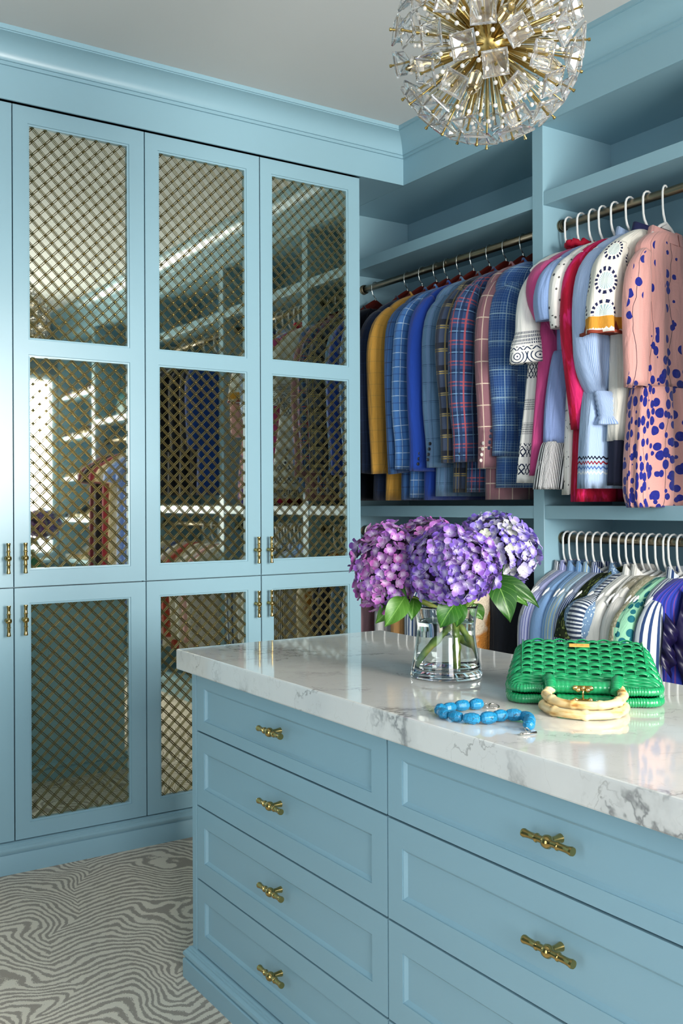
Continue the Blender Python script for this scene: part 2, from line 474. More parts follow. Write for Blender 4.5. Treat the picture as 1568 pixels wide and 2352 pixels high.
XS = [-0.05, 0.4465, 0.943, 1.438, 1.937, 2.434]
ZS, ZT, ZBOT = 1.0045, 2.7205, 0.1085
cabs = [(1, 'tall blue cabinet with mirrored brass lattice doors, cut off at the picture edge'), (3, 'tall blue cabinet with mirrored brass lattice doors nearest the hanging jackets')]
for i, label in cabs:
    xa, xm, xb = XS[i], XS[i + 1], XS[i + 2]
    cab = tag(empty('tall_cabinet', (xa, YD, 0)), label, 'cabinet', 'mirrored tall cabinets'); corner_cab = cab
    W = xb - xa
    obj('carcass', MB().box(0.004, W - .004, 0.034, 0.48, 0.10, 2.73), PAINT, cab)
    for (a, b, px) in ((xa, xm, xm - 0.026 - xa), (xm, xb, xm + 0.033 - xa)):
        l, r = a - xa, b - xa
        oa, ob = l + 0.054, r - 0.061
        door_part(cab, 'door', l, r, ZS, ZT, [(oa, ob, 1.064, 1.834), (oa, ob, 1.888, 2.659)], (px, 1.110))
        door_part(cab, 'door', l, r, ZBOT, ZS, [(oa, ob, 0.166, 0.948)], (px, 0.891))
# a plain run of the same joinery carries on outside the picture
cab = tag(empty('side_cabinet', (X0, YD, 0)), 'plain blue cabinet run beyond the picture edge', 'cabinet')
obj('carcass', MB().box(0.01, XS[1] - X0 - .002, 0.0, 0.48, 0.10, 2.72), PAINT, cab)

# ------------------------------------------------------------------ open closets along the right wall
divs = [2.670, 1.690, 0.570, -0.600]      # near faces of the dividers
DT = 0.056
bays = [(2.726, 4.0), (1.746, 2.670), (0.626, 1.690), (-0.544, 0.570), (-1.44, -0.600)]
ROD_X, ROD_U, ROD_L = 2.775, 2.355, 1.162
labels = ['open blue closet bay of suit jackets in the corner', 'open blue closet bay of white hangers, dresses above shirts',
          'open blue closet bay of dark clothes behind the island', 'open blue closet bay with handbags on its shelf', 'open blue closet bay of shoe shelves by the window']
for i, (ya, yb) in enumerate(bays):
    c = tag(empty('open_closet', (XF, (ya + yb) / 2, 0)), labels[i], 'closet', 'open closets along the right wall')
    def part(name, x0, x1, y0, y1, z0, z1, bv=0.0015):
        cy = (ya + yb) / 2
        return obj(name, MB().box(x0 - XF, x1 - XF, y0 - cy, y1 - cy, z0, z1), PAINT, c, bevel=bv)
    part('divider', XF, XB, ya - DT, ya, 0.0, 2.73)
    if i == 0: part('end_panel', XF - .2, XB, yb, yb + .018, 0.0, 2.73)
    part('back_panel', XB, XB + .015, ya - .02, yb + .01, 0, 2.73, 0)
    part('top_panel', 2.668, XB, ya - (DT if i else DT), yb + (0 if i else .0), 2.722, 2.74, 0)
    part('plinth', XF + .02, XF + .04, ya, yb, 0, 0.09, 0)
    part('bottom_shelf', XF + .003, XB, ya, yb, 0.09, 0.135)
    if i < 4:
        part('upper_shelf', XF + .003, XB, ya, yb, 2.4215, 2.4715)
        part('middle_shelf', XF + .003, XB, ya, yb, 1.2365, 1.2860)
    if i < 3:
        rods = (ROD_U, ROD_L)
    elif i == 3:
        rods = (1.80,)
        part('bag_shelf', XF + .003, XB, ya, yb, 1.93, 1.97)
    else:
        rods = ()
        for z in (0.45, 0.80, 1.15, 1.50, 1.85, 2.2): part('shoe_shelf', XF + .003, XB, ya, yb, z, z + .03)
    for z in rods:
        cy = (ya + yb) / 2; dx = ROD_X - XF
        r = obj('hanging_rod', MB().lathe([(0.0155, ya - cy), (0.0155, yb - cy)], (dx, 0, z), 'y', 20), BRONZE, c)
        for yy, s in ((ya, 1), (yb, -1)):
            obj('flange', MB().lathe([(0.0, 0), (0.024, 0), (0.024, .006 * s), (0.020, .007 * s), (0.020, .012 * s), (0.0225, .013 * s), (0.0225, .016 * s), (0.018, .017 * s), (0.018, .022 * s)], (dx, yy - cy, z), 'y', 20, False), BRONZE, r, angle=40)
# cabinet side soffit piece in the corner
tag(obj('trim_3', MB().box(2.436, XF - .012, 3.521, 4.0, 2.7222, 2.74), PAINT), 'blue soffit in the corner of the closet', kind='structure')
for z in (2.43, 1.262):
    h = obj('hinge', MB().hexa([(-.004, 0, -.02), (.012, 0, -.02), (.012, .02, -.02), (-.004, .02, -.02), (-.004, 0, .022), (.004, 0, .022), (.004, .02, .022), (-.004, .02, .022)]), plain('hinge_bronze', '#8b7458', .45, .4), corner_cab, (2.436 - XS[3], .026, z))
    h['label'] = 'small tan hinge'

# ------------------------------------------------------------------ island
IX, IYF, IYN = 1.138, 2.473, 0.635
isl = tag(empty('island_dresser', (IX, 1.55, 0)), 'blue island dresser with eight panelled drawers', 'dresser')
def ip(name, mb, mat=PAINT, parent=isl, bevel=0.0, angle=None):
    for k, v in enumerate(mb.v): mb.v[k] = (v[0] - IX, v[1] - 1.55, v[2])
    return obj(name, mb, mat, parent, bevel=bevel, angle=angle)
ip('carcass', MB().box(IX + .040, 1.765, IYN + .02, IYF - .02, 0.08, 0.845))
ip('end_panel', MB().box(IX - .0005, 1.768, IYF - .0265, IYF, 0.08, 0.845), bevel=.0012)
ip('end_panel', MB().box(IX - .0005, 1.768, IYN, IYN + .026, 0.08, 0.845), bevel=.0012)
ip('back_panel', MB().box(1.75, 1.768, IYN + .026, IYF - .0265, 0.08, 0.845))
# base moulding ring
def base_ring():
    bp = [(0.02, 0.0), (0.0, 0.0)]
    prof = [(-0.02, 0), (0.021, 0), (0.021, 0.050), (0.018, 0.0525), (0.014, 0.053), (0.014, 0.0555), (0.019, 0.058), (0.0215, 0.063), (0.020, 0.070), (0.015, 0.075), (0.013, 0.076), (0.013, 0.079),
            (0.009, 0.081), (0.009, 0.084), (0.004, 0.0865), (0.001, 0.087), (-0.02, 0.087)]
    mb = MB(); cs = []
    for p, z in prof:
        cs.append([(IX - p, IYN - p, z), (1.768 + p, IYN - p, z), (1.768 + p, IYF + p, z), (IX - p, IYF + p, z)])
    mb.loft(cs, closed=True, smooth=False)
    return mb
ip('base_moulding', base_ring())
rows = [(0.0885, 0.282), (0.282, 0.481), (0.481, 0.683), (0.683, 0.845)]
cols = [(1.565, 2.4455), (0.662, 1.565)]
def drawer(ya, yb, za, zb, zpull, ypull):
    g = 0.0023; y0, y1, z0, z1 = ya + g, yb - g, za + g, zb - (g if zb < .84 else .0005)
    bt = 0.041 if zb > .84 else 0.049
    a0, a1, c0, c1 = y0 + .052, y1 - .045, z0 + .030 + (.0 if zb > .84 else .019), z1 - bt
    w, d, X = 0.0085, 0.0085, IX
    O = [(y0, z0), (y1, z0), (y1, z1), (y0, z1)]; A = [(a0, c0), (a1, c0), (a1, c1), (a0, c1)]
    def ring(dd, x): return [(x, a, b) for a, b in ((a0 + dd, c0 + dd), (a1 - dd, c0 + dd), (a1 - dd, c1 - dd), (a0 + dd, c1 - dd))]
    mb = MB(); mb.loft([[(X + .019, a, b) for a, b in O], [(X, a, b) for a, b in O], [(X, a, b) for a, b in A], ring(0, X + .0022), ring(.0022, X + .0022), ring(w * .6, X + .0055), ring(w, X + d)], closed=True, smooth=False)
    # face order so that normals point to -x is not needed
    dr = ip('drawer', mb)
    ip('inset_panel', MB().box(X + d - .0003, X + d + .006, a0 + w - .001, a1 - w + .001, c0 + w - .001, c1 - w + .001), parent=dr)
    p = bpy.data.objects.new('pull', PULL); COL.objects.link(p); p.parent = dr
    p.rotation_euler = (radians(90), 0, radians(-90)); p.rotation_mode = 'XYZ'
    p.matrix_local = Matrix.Translation((d, ypull - 1.55, zpull)) @ Matrix(((0, 1, 0, 0), (0, 0, 1, 0), (1, 0, 0, 0), (0, 0, 0, 1)))
    return dr
for ya, yb in cols:
    for za, zb in rows:
        drawer(ya, yb, za, zb, 0.766 if zb > .84 else (za + zb) / 2 + .012, (ya + yb) / 2 - .004)
mt = obj('marble_countertop', MB().box(1.1035, 1.797, 0.60, 2.502, 0.845, 0.9005), MARBLE, bevel=0.004)
tag(mt, 'thick white marble top with grey veins on the island', 'countertop')
ZM = 0.9005
# ------------------------------------------------------------------ hangers
def white_hanger_mesh():
    mb = MB()
    hook = [(0.004, 0, -.108), (-.002, 0, -.098), (-.017, 0, -.075), (-.0225, 0, -.055), (-.0245, 0, -.02), (-.0242, 0, .002), (-.019, 0, .0155), (-.009, 0, .0235), (.003, 0, .0255), (.014, 0, .0215), (.0205, 0, .013)]
    mb.tube(hook, [.0045] * 3 + [.0040] * 8, 8)
    # gusset at the neck
    mb.hexa([(-.030, -.0025, -.124), (.038, -.0025, -.124), (.038, .0025, -.124), (-.030, .0025, -.124), (-.004, -.0025, -.098), (.008, -.0025, -.098), (.008, .0025, -.098), (-.004, .0025, -.098)])
    for s in (-1, 1):
        arm = [(0.003, 0, -.104), (s * .05, 0, -.119), (s * .12, 0, -.154), (s * .185, 0, -.187), (s * .200, 0, -.202), (s * .196, 0, -.213), (s * .18, 0, -.216)]
        mb.tube(arm, [.0065, .006, .0055, .0055, .0055, .005, .0045], 8, flat=(1.0, (0, 1, 0)))
    mb.tube([(-.18, 0, -.216), (0, 0, -.218), (.18, 0, -.216)], .0042, 6)
    return me_from(mb, 'white_hanger', 60)
HANG_W = white_hanger_mesh(); HANG_W.materials.append(WHITE_PL)
WOOD_H = plain('mahogany', '#4a140e', 0.28, 0, 0.35, 30)
def wood_hanger_meshes():
    mb = MB()
    hook = [(0, 0, -.070), (0, 0, -.060), (-.004, 0, -.055), (-.016, 0, -.042), (-.0215, 0, -.02), (-.021, 0, .002), (-.014, 0, .0155), (-.002, 0, .0205), (.010, 0, .018), (.018, 0, .010)]
    mb.tube(hook, .0021, 8)
    mb.lathe([(.0042, -.070), (.0042, -.060), (.003, -.058)], (0, 0, 0), 'z', 10)
    a = me_from(mb, 'hanger_hook', 60)
    w = MB(); rings = []; vs = []
    for k in range(-10, 11):
        t = k / 10; x = t * .19; top = -.064 - .005 * t * t - .135 * abs(t) ** 1.15; hgt = .056 - .034 * abs(t); th = .010 + .012 * t * t
        ring = [(x, th * .5 * cos(q) - .006 * t * t, top - hgt / 2 + hgt / 2 * sin(q)) for q in [2 * pi * j / 12 for j in range(12)]]
        rings.append(ring); vs.append(x)
    w.loft(rings, None, None, True, True, True)
    b = me_from(w, 'hanger_arms', 60)
    return a, b
HH, HA = wood_hanger_meshes(); HH.materials.append(CHROME); HA.materials.append(WOOD_H)

def hanger(Y, zr, kind, label, rz=0.0, group=None, hs=1.0):
    if kind == 'white':
        o = bpy.data.objects.new('clothes_hanger', HANG_W); COL.objects.link(o); o.location = (ROD_X, Y, zr); o.rotation_euler = (0, 0, rz); o.scale = (hs, 1, 1)
    else:
        o = empty('suit_hanger', (ROD_X, Y, zr), rz)
        obj('hook', HH, CHROME, o); obj('arms', HA, WOOD_H, o)
    tag(o, label, 'hanger', group)
    return o

# ------------------------------------------------------------------ garments
def lerp(a, b, t): return a + (b - a) * t
def smooth_levels(lv, n):
    """resample (z,a,b,fold,cx) rows by Catmull-Rom"""
    out = []; m = len(lv) - 1
    for i in range(n + 1):
        f = i / n * m; k = min(int(f), m - 1); t = f - k
        p0, p1, p2, p3 = lv[max(k - 1, 0)], lv[k], lv[k + 1], lv[min(k + 2, m)]
        out.append(tuple(0.5 * (2 * b + (c - a) * t + (2 * a - 5 * b + 4 * c - d) * t * t + (3 * b - a - 3 * c + d) * t ** 3) for a, b, c, d in zip(p0, p1, p2, p3)))
    return out

def body_mesh(lv, rng, N=44, k=7, n=22, open_bottom=True, open_top=False, scallop=0.0):
    """lv rows: (z, half width, half thickness, fold depth)"""
    L = smooth_levels(lv, n); rings = []; vs = []
    ph = [rng.uniform(0, 6.28) for _ in range(4)]
    amax = max(l[1] for l in L); us = [i / N * 4.2 * amax for i in range(N + 1)]
    for z, a, b, fo in L:
        r = []
        for i in range(N):
            th = 2 * pi * i / N; c, s = cos(th), sin(th)
            x = a * math.copysign(abs(c) ** 0.85, c); y = b * math.copysign(abs(s) ** 0.75, s)
            f = fo * (0.6 * sin(k * th + ph[0] + z * 1.5) + 0.4 * sin((2 * k + 1) * th + ph[1]) + 0.3 * sin(3 * th + ph[2] + z * 6))
            x += f * c * 0.5; y += f * (s if abs(s) > .2 else .2 * (1 if s > 0 else -1)) * 1.2
            zz = z + (scallop * sin(k * th + ph[3]) if z == L[-1][0] else 0)
            r.append((x, y, zz))
        rings.append(r); vs.append(z)
    if open_bottom:
        last = rings[-1]; rings.append([(p[0] * .96, p[1] * .8, p[2] + .012) for p in last]); vs.append(vs[-1] + .012)
        rings.append([(p[0] * .93, p[1] * .5, p[2] + .10) for p in last]); vs.append(vs[-2] + .1)
    mb = MB(); mb.loft(rings, us, vs, True, not open_top, True)
    return mb

def sleeve_mesh(pts, rng, side=-1, N=22, n=18, k=3, fold=0.004, y0=-0.012):
    """pts rows: (x, z, half width, half thickness[, fold]) for the room side; side=+1 mirrors"""
    lv = []
    for i, p in enumerate(pts):
        q = 0.85 if len(pts) > 3 and i < 2 else 1.0
        dz = -.045 * max(0.0, (p[1] + .45) / .30) if len(pts) > 3 else 0.0
        lv.append((p[0] - (.022 if i == 0 and len(pts) > 3 else 0), p[1] + dz, p[2] * q, p[3] * q, (p[4] if len(p) > 4 else fold)))
    L = smooth_levels(lv, n); rings = []; vs = []; acc = 0.0
    ph = [rng.uniform(0, 6.28) for _ in range(3)]
    amax = max(l[2] for l in L); us = [i / N * 4.4 * amax for i in range(N + 1)]
    for j, (x, z, a, b, fo) in enumerate(L):
        j0, j1 = max(j - 1, 0), min(j + 1, len(L) - 1)
        tx, tz = L[j1][0] - L[j0][0], L[j1][1] - L[j0][1]; q = math.hypot(tx, tz) or 1; tx /= q; tz /= q
        nx, nz = -tz, tx
        if j: acc += math.hypot(x - L[j - 1][0], z - L[j - 1][1])
        r = []
        for i in range(N):
            th = 2 * pi * i / N; c, s = cos(th), sin(th)
            f = 1 + (fo / max(b, .01)) * (0.7 * sin(k * th + ph[0] + acc * 5) + 0.4 * sin((k + 2) * th + ph[1] - acc * 9))
            aa = a * math.copysign(abs(c) ** .9, c) * (1 + (f - 1) * .25); bb = b * math.copysign(abs(s) ** .9, s) * f
            px, pz = x + nx * aa, z + nz * aa
            r.append((px if side < 0 else -px, y0 + bb, pz))
        rings.append(r if side < 0 else r[::-1]); vs.append(-acc)
    last = rings[-1]; cx = sum(p[0] for p in last) / N; cy = sum(p[1] for p in last) / N; cz = sum(p[2] for p in last) / N
    rings.append([(cx + (p[0] - cx) * .93, cy + (p[1] - cy) * .8, p[2] + .006) for p in last]); vs.append(vs[-1])
    rings.append([(cx + (p[0] - cx) * .88, cy + (p[1] - cy) * .6, p[2] + .06) for p in last]); vs.append(vs[-1])
    mb = MB(); mb.loft(rings, us, vs, True, True, True)
    return mb

def collar_mesh(r=0.062, b=0.036, z0=-0.118, z1=-0.078, drop=0.05, gap=0.5):
    """stand collar: open band round the neck, dipping at the front (-y)"""
    mb = MB(); rings = [[], [], [], []]; N = 24; us = []
    for i in range(N + 1):
        th = -pi / 2 + gap + (2 * pi - 2 * gap) * i / N
        f = max(0, -sin(th)); d = drop * f
        for k, (rr, z) in enumerate(((1.12, z0 - d * 1.0), (1.0, z1 - d), (0.93, z1 - d - .001), (1.02, z0 - d))):
            rings[k].append((r * rr * cos(th), b * rr * sin(th) , z))
        us.append(i * .01)
    rings = [list(x) for x in rings]
    mb.loft(rings + [rings[0]], us, [0, .03, .031, .06, .061], closed=False)
    return mb

SL_JACKET = [(-.150, -.152, .028, .028), (-.190, -.190, .050, .038), (-.214, -.262, .064, .042), (-.228, -.37, .073, .042), (-.231, -.52, .074, .040), (-.226, -.68, .071, .036), (-.219, -.82, .070, .033), (-.214, -.925, .073, .030)]
BD_JACKET = [(-.116, .052, .022, 0), (-.120, .074, .034, 0), (-.138, .118, .044, .001), (-.168, .165, .048, .002), (-.215, .196, .050, .003), (-.30, .198, .052, .003), (-.48, .188, .050, .004), (-.66, .186, .050, .004), (-.86, .194, .050, .005), (-1.045, .200, .048, .006)]

def root(name, Y, zr, label, cat, group, rz):
    return tag(empty(name, (ROD_X, Y, zr), rz), label, cat, group)

BTN = {}
def buttons(parent, pts, col, r=.0065):
    if col not in BTN:
        me = me_from(MB().lathe([(0, 0), (r, 0), (r, -.002), (r * .8, -.003), (r * .5, -.0022), (0, -.0022)], (0, 0, 0), 'y', 12, False), 'button'); me.materials.append(plain('button_' + col[1:], col, .3)); BTN[col] = me
    for p in pts: obj('button', BTN[col], None, parent, p)

def jacket(Y, mat, label, seed, btn=None, rz=0.0, dz=0.0, hl=None, wx=1.0):
    rng = random.Random(seed)
    t = root('suit_jacket', Y, ROD_U, label, 'jacket', 'suit jackets in the corner closet', rz)
    jit = lambda L, s: [tuple([p[0] * wx * (1 + rng.uniform(-s, s) * .5), p[1] + (dz if p[1] < -.6 else 0)] + list(p[2:])) for p in L]
    bl = [(z + (dz if z < -.8 else 0), a, b, f) for z, a, b, f in BD_JACKET]
    obj('body', body_mesh(bl, rng, k=5, N=40, n=20), mat, t)
    s1 = obj('sleeve', sleeve_mesh(jit(SL_JACKET, .04), rng, -1, fold=.006), mat, t)
    obj('sleeve', sleeve_mesh(SL_JACKET, rng, 1), mat, t)
    obj('collar', collar_mesh(.068, .042, -.135, -.098, .05, .75), mat, t)
    # lapel hanging from the collar on the near face
    mb = MB()
    for sx in (-1, 1):
        p = [(sx * .060, -.050, -.120), (sx * .100, -.058, -.20), (sx * .085, -.0600, -.235), (sx * .02, -.060, -.46), (sx * .012, -.060, -.45), (sx * .040, -.050, -.13)]
        q = [(x, y + .004, z) for x, y, z in p]; b = len(mb.v); mb.v += p + q; n = len(p)
        uvp = [(x, z) for x, y, z in p]
        mb.face([b + i for i in range(n)], uvp); mb.face([b + n + i for i in range(n)][::-1], uvp[::-1])
        for i in range(n): mb.face([b + i, b + n + i, b + n + (i + 1) % n, b + (i + 1) % n], [uvp[i], uvp[i], uvp[(i + 1) % n], uvp[(i + 1) % n]])
    obj('lapel', mb, mat, t)
    if btn: buttons(s1, [(-.268 + .004 * i, -.0325, -.915 + dz + .022 * i + .02) for i in range(4)], btn, .0072)
    hanger(Y, ROD_U, 'wood', 'dark wooden suit hanger holding the ' + hl, rz, 'wooden suit hangers')
    return t

# fabrics for the jackets: UV metres
def F(name, base, st=(), **k): return fabric(name, base, st, **k)
tall = 'u'; 
J = [
 (3.897, F('wool_black', '#0d1522'), 'near-black navy suit jacket hanging closest to the mirrored cabinet', None, 'near-black jacket'),
 (3.640, F('wool_navy', '#14243f', [('u', .05, 0, .002, '#22385c', .6), ('v', .05, 0, .002, '#22385c', .6)]), 'dark navy suit jacket beside the mustard jacket', None, 'dark navy jacket'),
 (3.528, F('wool_mustard', '#b98a38', [('u', .045, 0, .0022, '#8d7a45', .55), ('v', .050, 0, .0022, '#86713c', .55), ('u', .045, .02, .001, '#d8b061', .5)]), 'mustard yellow jacket with a faint check', None, 'mustard jacket'),
 (3.425, F('wool_blue_check', '#2c5488', [('u', .042, 0, .004, '#152b55', .8), ('v', .055, 0, .004, '#152b55', .8), ('u', .042, .02, .0015, '#5f8cc0', .6)]), 'mid blue jacket with a dark navy check beside the mustard jacket', None, 'navy-check jacket'),
 (3.350, F('wool_sky_pane', '#3f70ae', [('u', .040, 0, .0028, '#b7d0e6', .85), ('v', .060, 0, .0028, '#b7d0e6', .85), ('v', .060, .03, .004, '#24477f', .6)]), 'bright blue jacket with white windowpane lines', None, 'white-windowpane blue jacket'),
 (3.265, F('wool_royal', '#133a92', heather=.06), 'plain royal blue jacket', '#20242c', 'plain royal blue jacket'),
 (3.175, F('wool_grey_blue', '#5f83a6', [('u', .050, 0, .002, '#28415f', .8), ('v', .075, 0, .0022, '#28415f', .8), ('v', .075, .006, .0012, '#28415f', .7), ('u', .05, .02, .014, '#7f96c0', .35)]), 'pale grey-blue jacket with thin dark windowpane lines', '#2a2f38', 'pale grey-blue jacket'),
 (3.075, F('wool_navy_gold', '#3d4a63', [('v', .085, 0, .020, '#141722', .85), ('v', .085, .006, .004, '#a89452', .9), ('v', .085, .014, .004, '#a89452', .9), ('u', .075, 0, .018, '#1c2130', .75), ('u', .075, .03, .006, '#8a7b4c', .8), ('u', .075, .006, .003, '#a89452', .7)]), 'navy, black and gold plaid jacket', None, 'gold plaid jacket'),
 (2.975, F('wool_blue_red', '#2c4570', [('v', .080, 0, .005, '#a94d52', .85), ('v', .080, .014, .005, '#a94d52', .6), ('v', .080, -.03, .022, '#162b50', .8), ('v', .08, -.036, .004, '#6f98bd', .8), ('u', .055, 0, .006, '#a94d52', .8), ('u', .055, .02, .010, '#15294c', .8), ('u', .055, .026, .003, '#6a8fb4', .8)]), 'blue tartan jacket with red lines', '#15161a', 'red-lined tartan jacket'),
 (2.876, F('wool_mauve', '#8b626b', [('u', .062, 0, .0042, '#d8c3b0', .9), ('v', .082, 0, .0042, '#d8c3b0', .9)]), 'dusty mauve jacket with cream windowpane check', '#d9d2c8', 'mauve windowpane jacket'),
 (2.800, F('wool_glen', '#2f5893', [('u', .085, 0, .030, '#24467c', .8), ('u', .010, 0, .0016, '#8fb3cf', .55), ('v', .010, 0, .0016, '#9cbdd2', .5), ('v', .105, 0, .040, '#244a88', .65), ('v', .105, .045, .004, '#a8c6d4', .7), ('u', .085, .035, .003, '#a8c6d4', .6)]), 'blue glen plaid jacket nearest the closet divider', '#16233a', 'blue glen plaid jacket'),
]
for i, (Y, m, lb, bt, hl) in enumerate(J):
    jacket(Y, m, lb, 100 + i, bt, radians([-4, 3, -3, 2, -2, 2, -3, 3, -2, 2, -4][i]), [0, 0, 0, 0, .01, 0, .015, .03, .03, 0, .045][i], hl, [1, 1, 1, 1, 1, 1, .86, .98, 1.0, .84, .74][i])

# ------------------------------------------------------------------ dresses and blouses on white hangers
def dress(Y, zr, label, hl, segs, seed, cat='dress', name='dress', sleeves=(), collar=None, rz=0.0, group=None, k=8, N=48, hang='white', mesh_extra=None, hs=1.0):
    """segs: (part name, material, levels, folds k)"""
    rng = random.Random(seed)
    t = root(name, Y, zr, label, cat, group, rz)
    for (pn, m, lv, kk) in segs:
        obj(pn, body_mesh(lv, rng, N=N, k=kk, n=max(8, 3 * len(lv)), open_top=(pn != segs[0][0])), m, t)
    out = []
    for (pn, m, pts, sides, fo, kk) in sleeves:
        for s in sides: out.append(obj(pn, sleeve_mesh(pts, rng, s, N=30, k=kk, fold=fo), m, t))
    if collar: obj('collar', collar_mesh(*collar[1:]), collar[0], t)
    if mesh_extra: mesh_extra(t, rng)
    if hang: hanger(Y, zr, hang, ('white plastic hanger holding the ' if hang == 'white' else 'wooden hanger holding the ') + hl, rz, 'white plastic hangers', hs)
    return t

def ruffle(parent, name, mat, path, width, amp, waves, drop=(0, 0, -1), out=(0, -1, 0), n=60, seed=0):
    """gathered strip along a path: hangs by `drop`, waves along `out`"""
    P = [Vector(p) for p in path]; D = Vector(drop); O = Vector(out); mb = MB(); r0 = []; r1 = []; rm = []; us = []
    for i in range(n + 1):
        f = i / n * (len(P) - 1); k = min(int(f), len(P) - 2); p = P[k].lerp(P[k + 1], f - k)
        w = sin(2 * pi * waves * i / n + seed) + .4 * sin(4.7 * pi * waves * i / n + 2 * seed)
        r0.append(p + O * .003); rm.append(p + D * width * .55 + O * (amp * .6 * w + .006)); r1.append(p + D * width * (1 + .05 * w) + O * (amp * w + .004)); us.append(i / n * .4)
    mb.loft([r0, rm, r1], us, [0, -width * .55, -width], closed=False)
    o = obj(name, mb, mat, parent); md = o.modifiers.new('thick', 'SOLIDIFY'); md.thickness = .0016; md.offset = 0
    return o

TOP = [(-.116, .052, .022, 0), (-.121, .076, .032, 0), (-.142, .120, .040, .001), (-.170, .165, .044, .002), (-.210, .188, .046, .003)]

# --- print materials
def embroidered_mat():
    g = G('white_cotton_navy_embroidery'); u, v, uv = g.uv()
    col = lin('#e4e3de')
    def band(lo, hi): return g.math('MULTIPLY', g.math('GREATER_THAN', v, lo), g.math('LESS_THAN', v, hi))
    uu = g.math('PINGPONG', g.math('MULTIPLY', u, 70), 1.0); vv = g.math('PINGPONG', g.math('MULTIPLY', v, 70), 1.0)
    dia = g.math('ABSOLUTE', g.math('SUBTRACT', g.math('ADD', uu, vv), 1.0))
    lat = g.math('LESS_THAN', dia, 0.26)
    dash = g.math('MULTIPLY', g.math('LESS_THAN', g.math('FRACT', g.math('MULTIPLY', u, 170)), .5), g.math('LESS_THAN', g.math('FRACT', g.math('MULTIPLY', v, 120)), .65))
    zig = g.math('LESS_THAN', g.math('ABSOLUTE', g.math('SUBTRACT', g.math('PINGPONG', g.math('MULTIPLY', u, 60), 1.0), g.math('FRACT', g.math('MULTIPLY', v, 60)))), .18)
    n = g.noise(uv, 9, 1)
    m = g.math('MULTIPLY', lat, band(-.60, -.545)); m2 = g.math('MULTIPLY', dash, band(-.50, -.44)); m3 = g.math('MULTIPLY', zig, band(-.535, -.515))
    b2 = g.math('MULTIPLY', lat, band(-.955, -.915)); b3 = g.math('MULTIPLY', dash, g.math('MULTIPLY', band(-.83, -.65), g.math('GREATER_THAN', g.math('SINE', g.math('MULTIPLY', v, 70)), 0.1))); b4 = g.math('MULTIPLY', lat, band(-.89, -.86)); b5 = g.math('MULTIPLY', zig, band(-.86, -.84))
    s = m
    for q in (m2, m3, b2, b3, b4, b5): s = g.math('MAXIMUM', s, q)
    g.wr(u, v, uv)
    return g.fin(g.mix(s, col, lin('#1c2740')), .9, 0, .2)
EMB = embroidered_mat()
def emb_sleeve_mat():
    g = G('white_bell_sleeve_embroidery'); u, v, uv = g.uv()
    def band(lo, hi): return g.math('MULTIPLY', g.math('GREATER_THAN', v, lo), g.math('LESS_THAN', v, hi))
    uu = g.math('PINGPONG', g.math('MULTIPLY', u, 26), 1.0); vv = g.math('PINGPONG', g.math('MULTIPLY', v, 30), 1.0)
    d = g.math('SQRT', g.math('ADD', g.math('POWER', uu, 2.0), g.math('POWER', vv, 2.0)))
    rg = g.math('LESS_THAN', g.math('FRACT', g.math('MULTIPLY', d, 3.2)), .30)
    dash = g.math('MULTIPLY', g.math('LESS_THAN', g.math('FRACT', g.math('MULTIPLY', u, 150)), .5), g.math('LESS_THAN', g.math('FRACT', g.math('MULTIPLY', v, 75)), .75))
    zig = g.math('LESS_THAN', g.math('ABSOLUTE', g.math('SUBTRACT', g.math('PINGPONG', g.math('MULTIPLY', u, 70), 1.0), g.math('FRACT', g.math('MULTIPLY', v, 70)))), .2)
    s = g.math('MULTIPLY', dash, band(-.290, -.245))
    s = g.math('MAXIMUM', s, g.math('MULTIPLY', zig, band(-.312, -.297)))
    s = g.math('MAXIMUM', s, g.math('MULTIPLY', rg, band(-.380, -.318)))
    g.wr(u, v, uv)
    return g.fin(g.mix(s, lin('#e4e3de'), lin('#223450')), .9, 0, .2)
EMBS = emb_sleeve_mat()
def eyelet_mat():
    g = G('white_eyelet_cotton'); u, v, uv = g.uv()
    d = g.voro(uv, 62, rand=.75).outputs['Distance']
    m = g.math('MULTIPLY', g.math('LESS_THAN', d, .26), g.math('GREATER_THAN', g.noise(uv, 16, 2), .47))
    g.wr(u, v, uv)
    return g.fin(g.mix(m, lin('#e6e4de'), lin('#5d5d5c')), .9, 0, .2)
EYE = eyelet_mat()
def ikat_mat():
    g = G('crimson_ikat'); u, v, uv = g.uv()
    n = g.noise(g.com(g.math('MULTIPLY', u, 26), g.math('MULTIPLY', v, 7)), 1.0, 3, .6, .6)
    g.wr(u, v, uv)
    return g.fin(g.ramp(n, [(.42, lin('#a3042a')), (.52, lin('#b30a33')), (.60, lin('#d42468'))]), .75, 0, .3)
IKAT = ikat_mat()
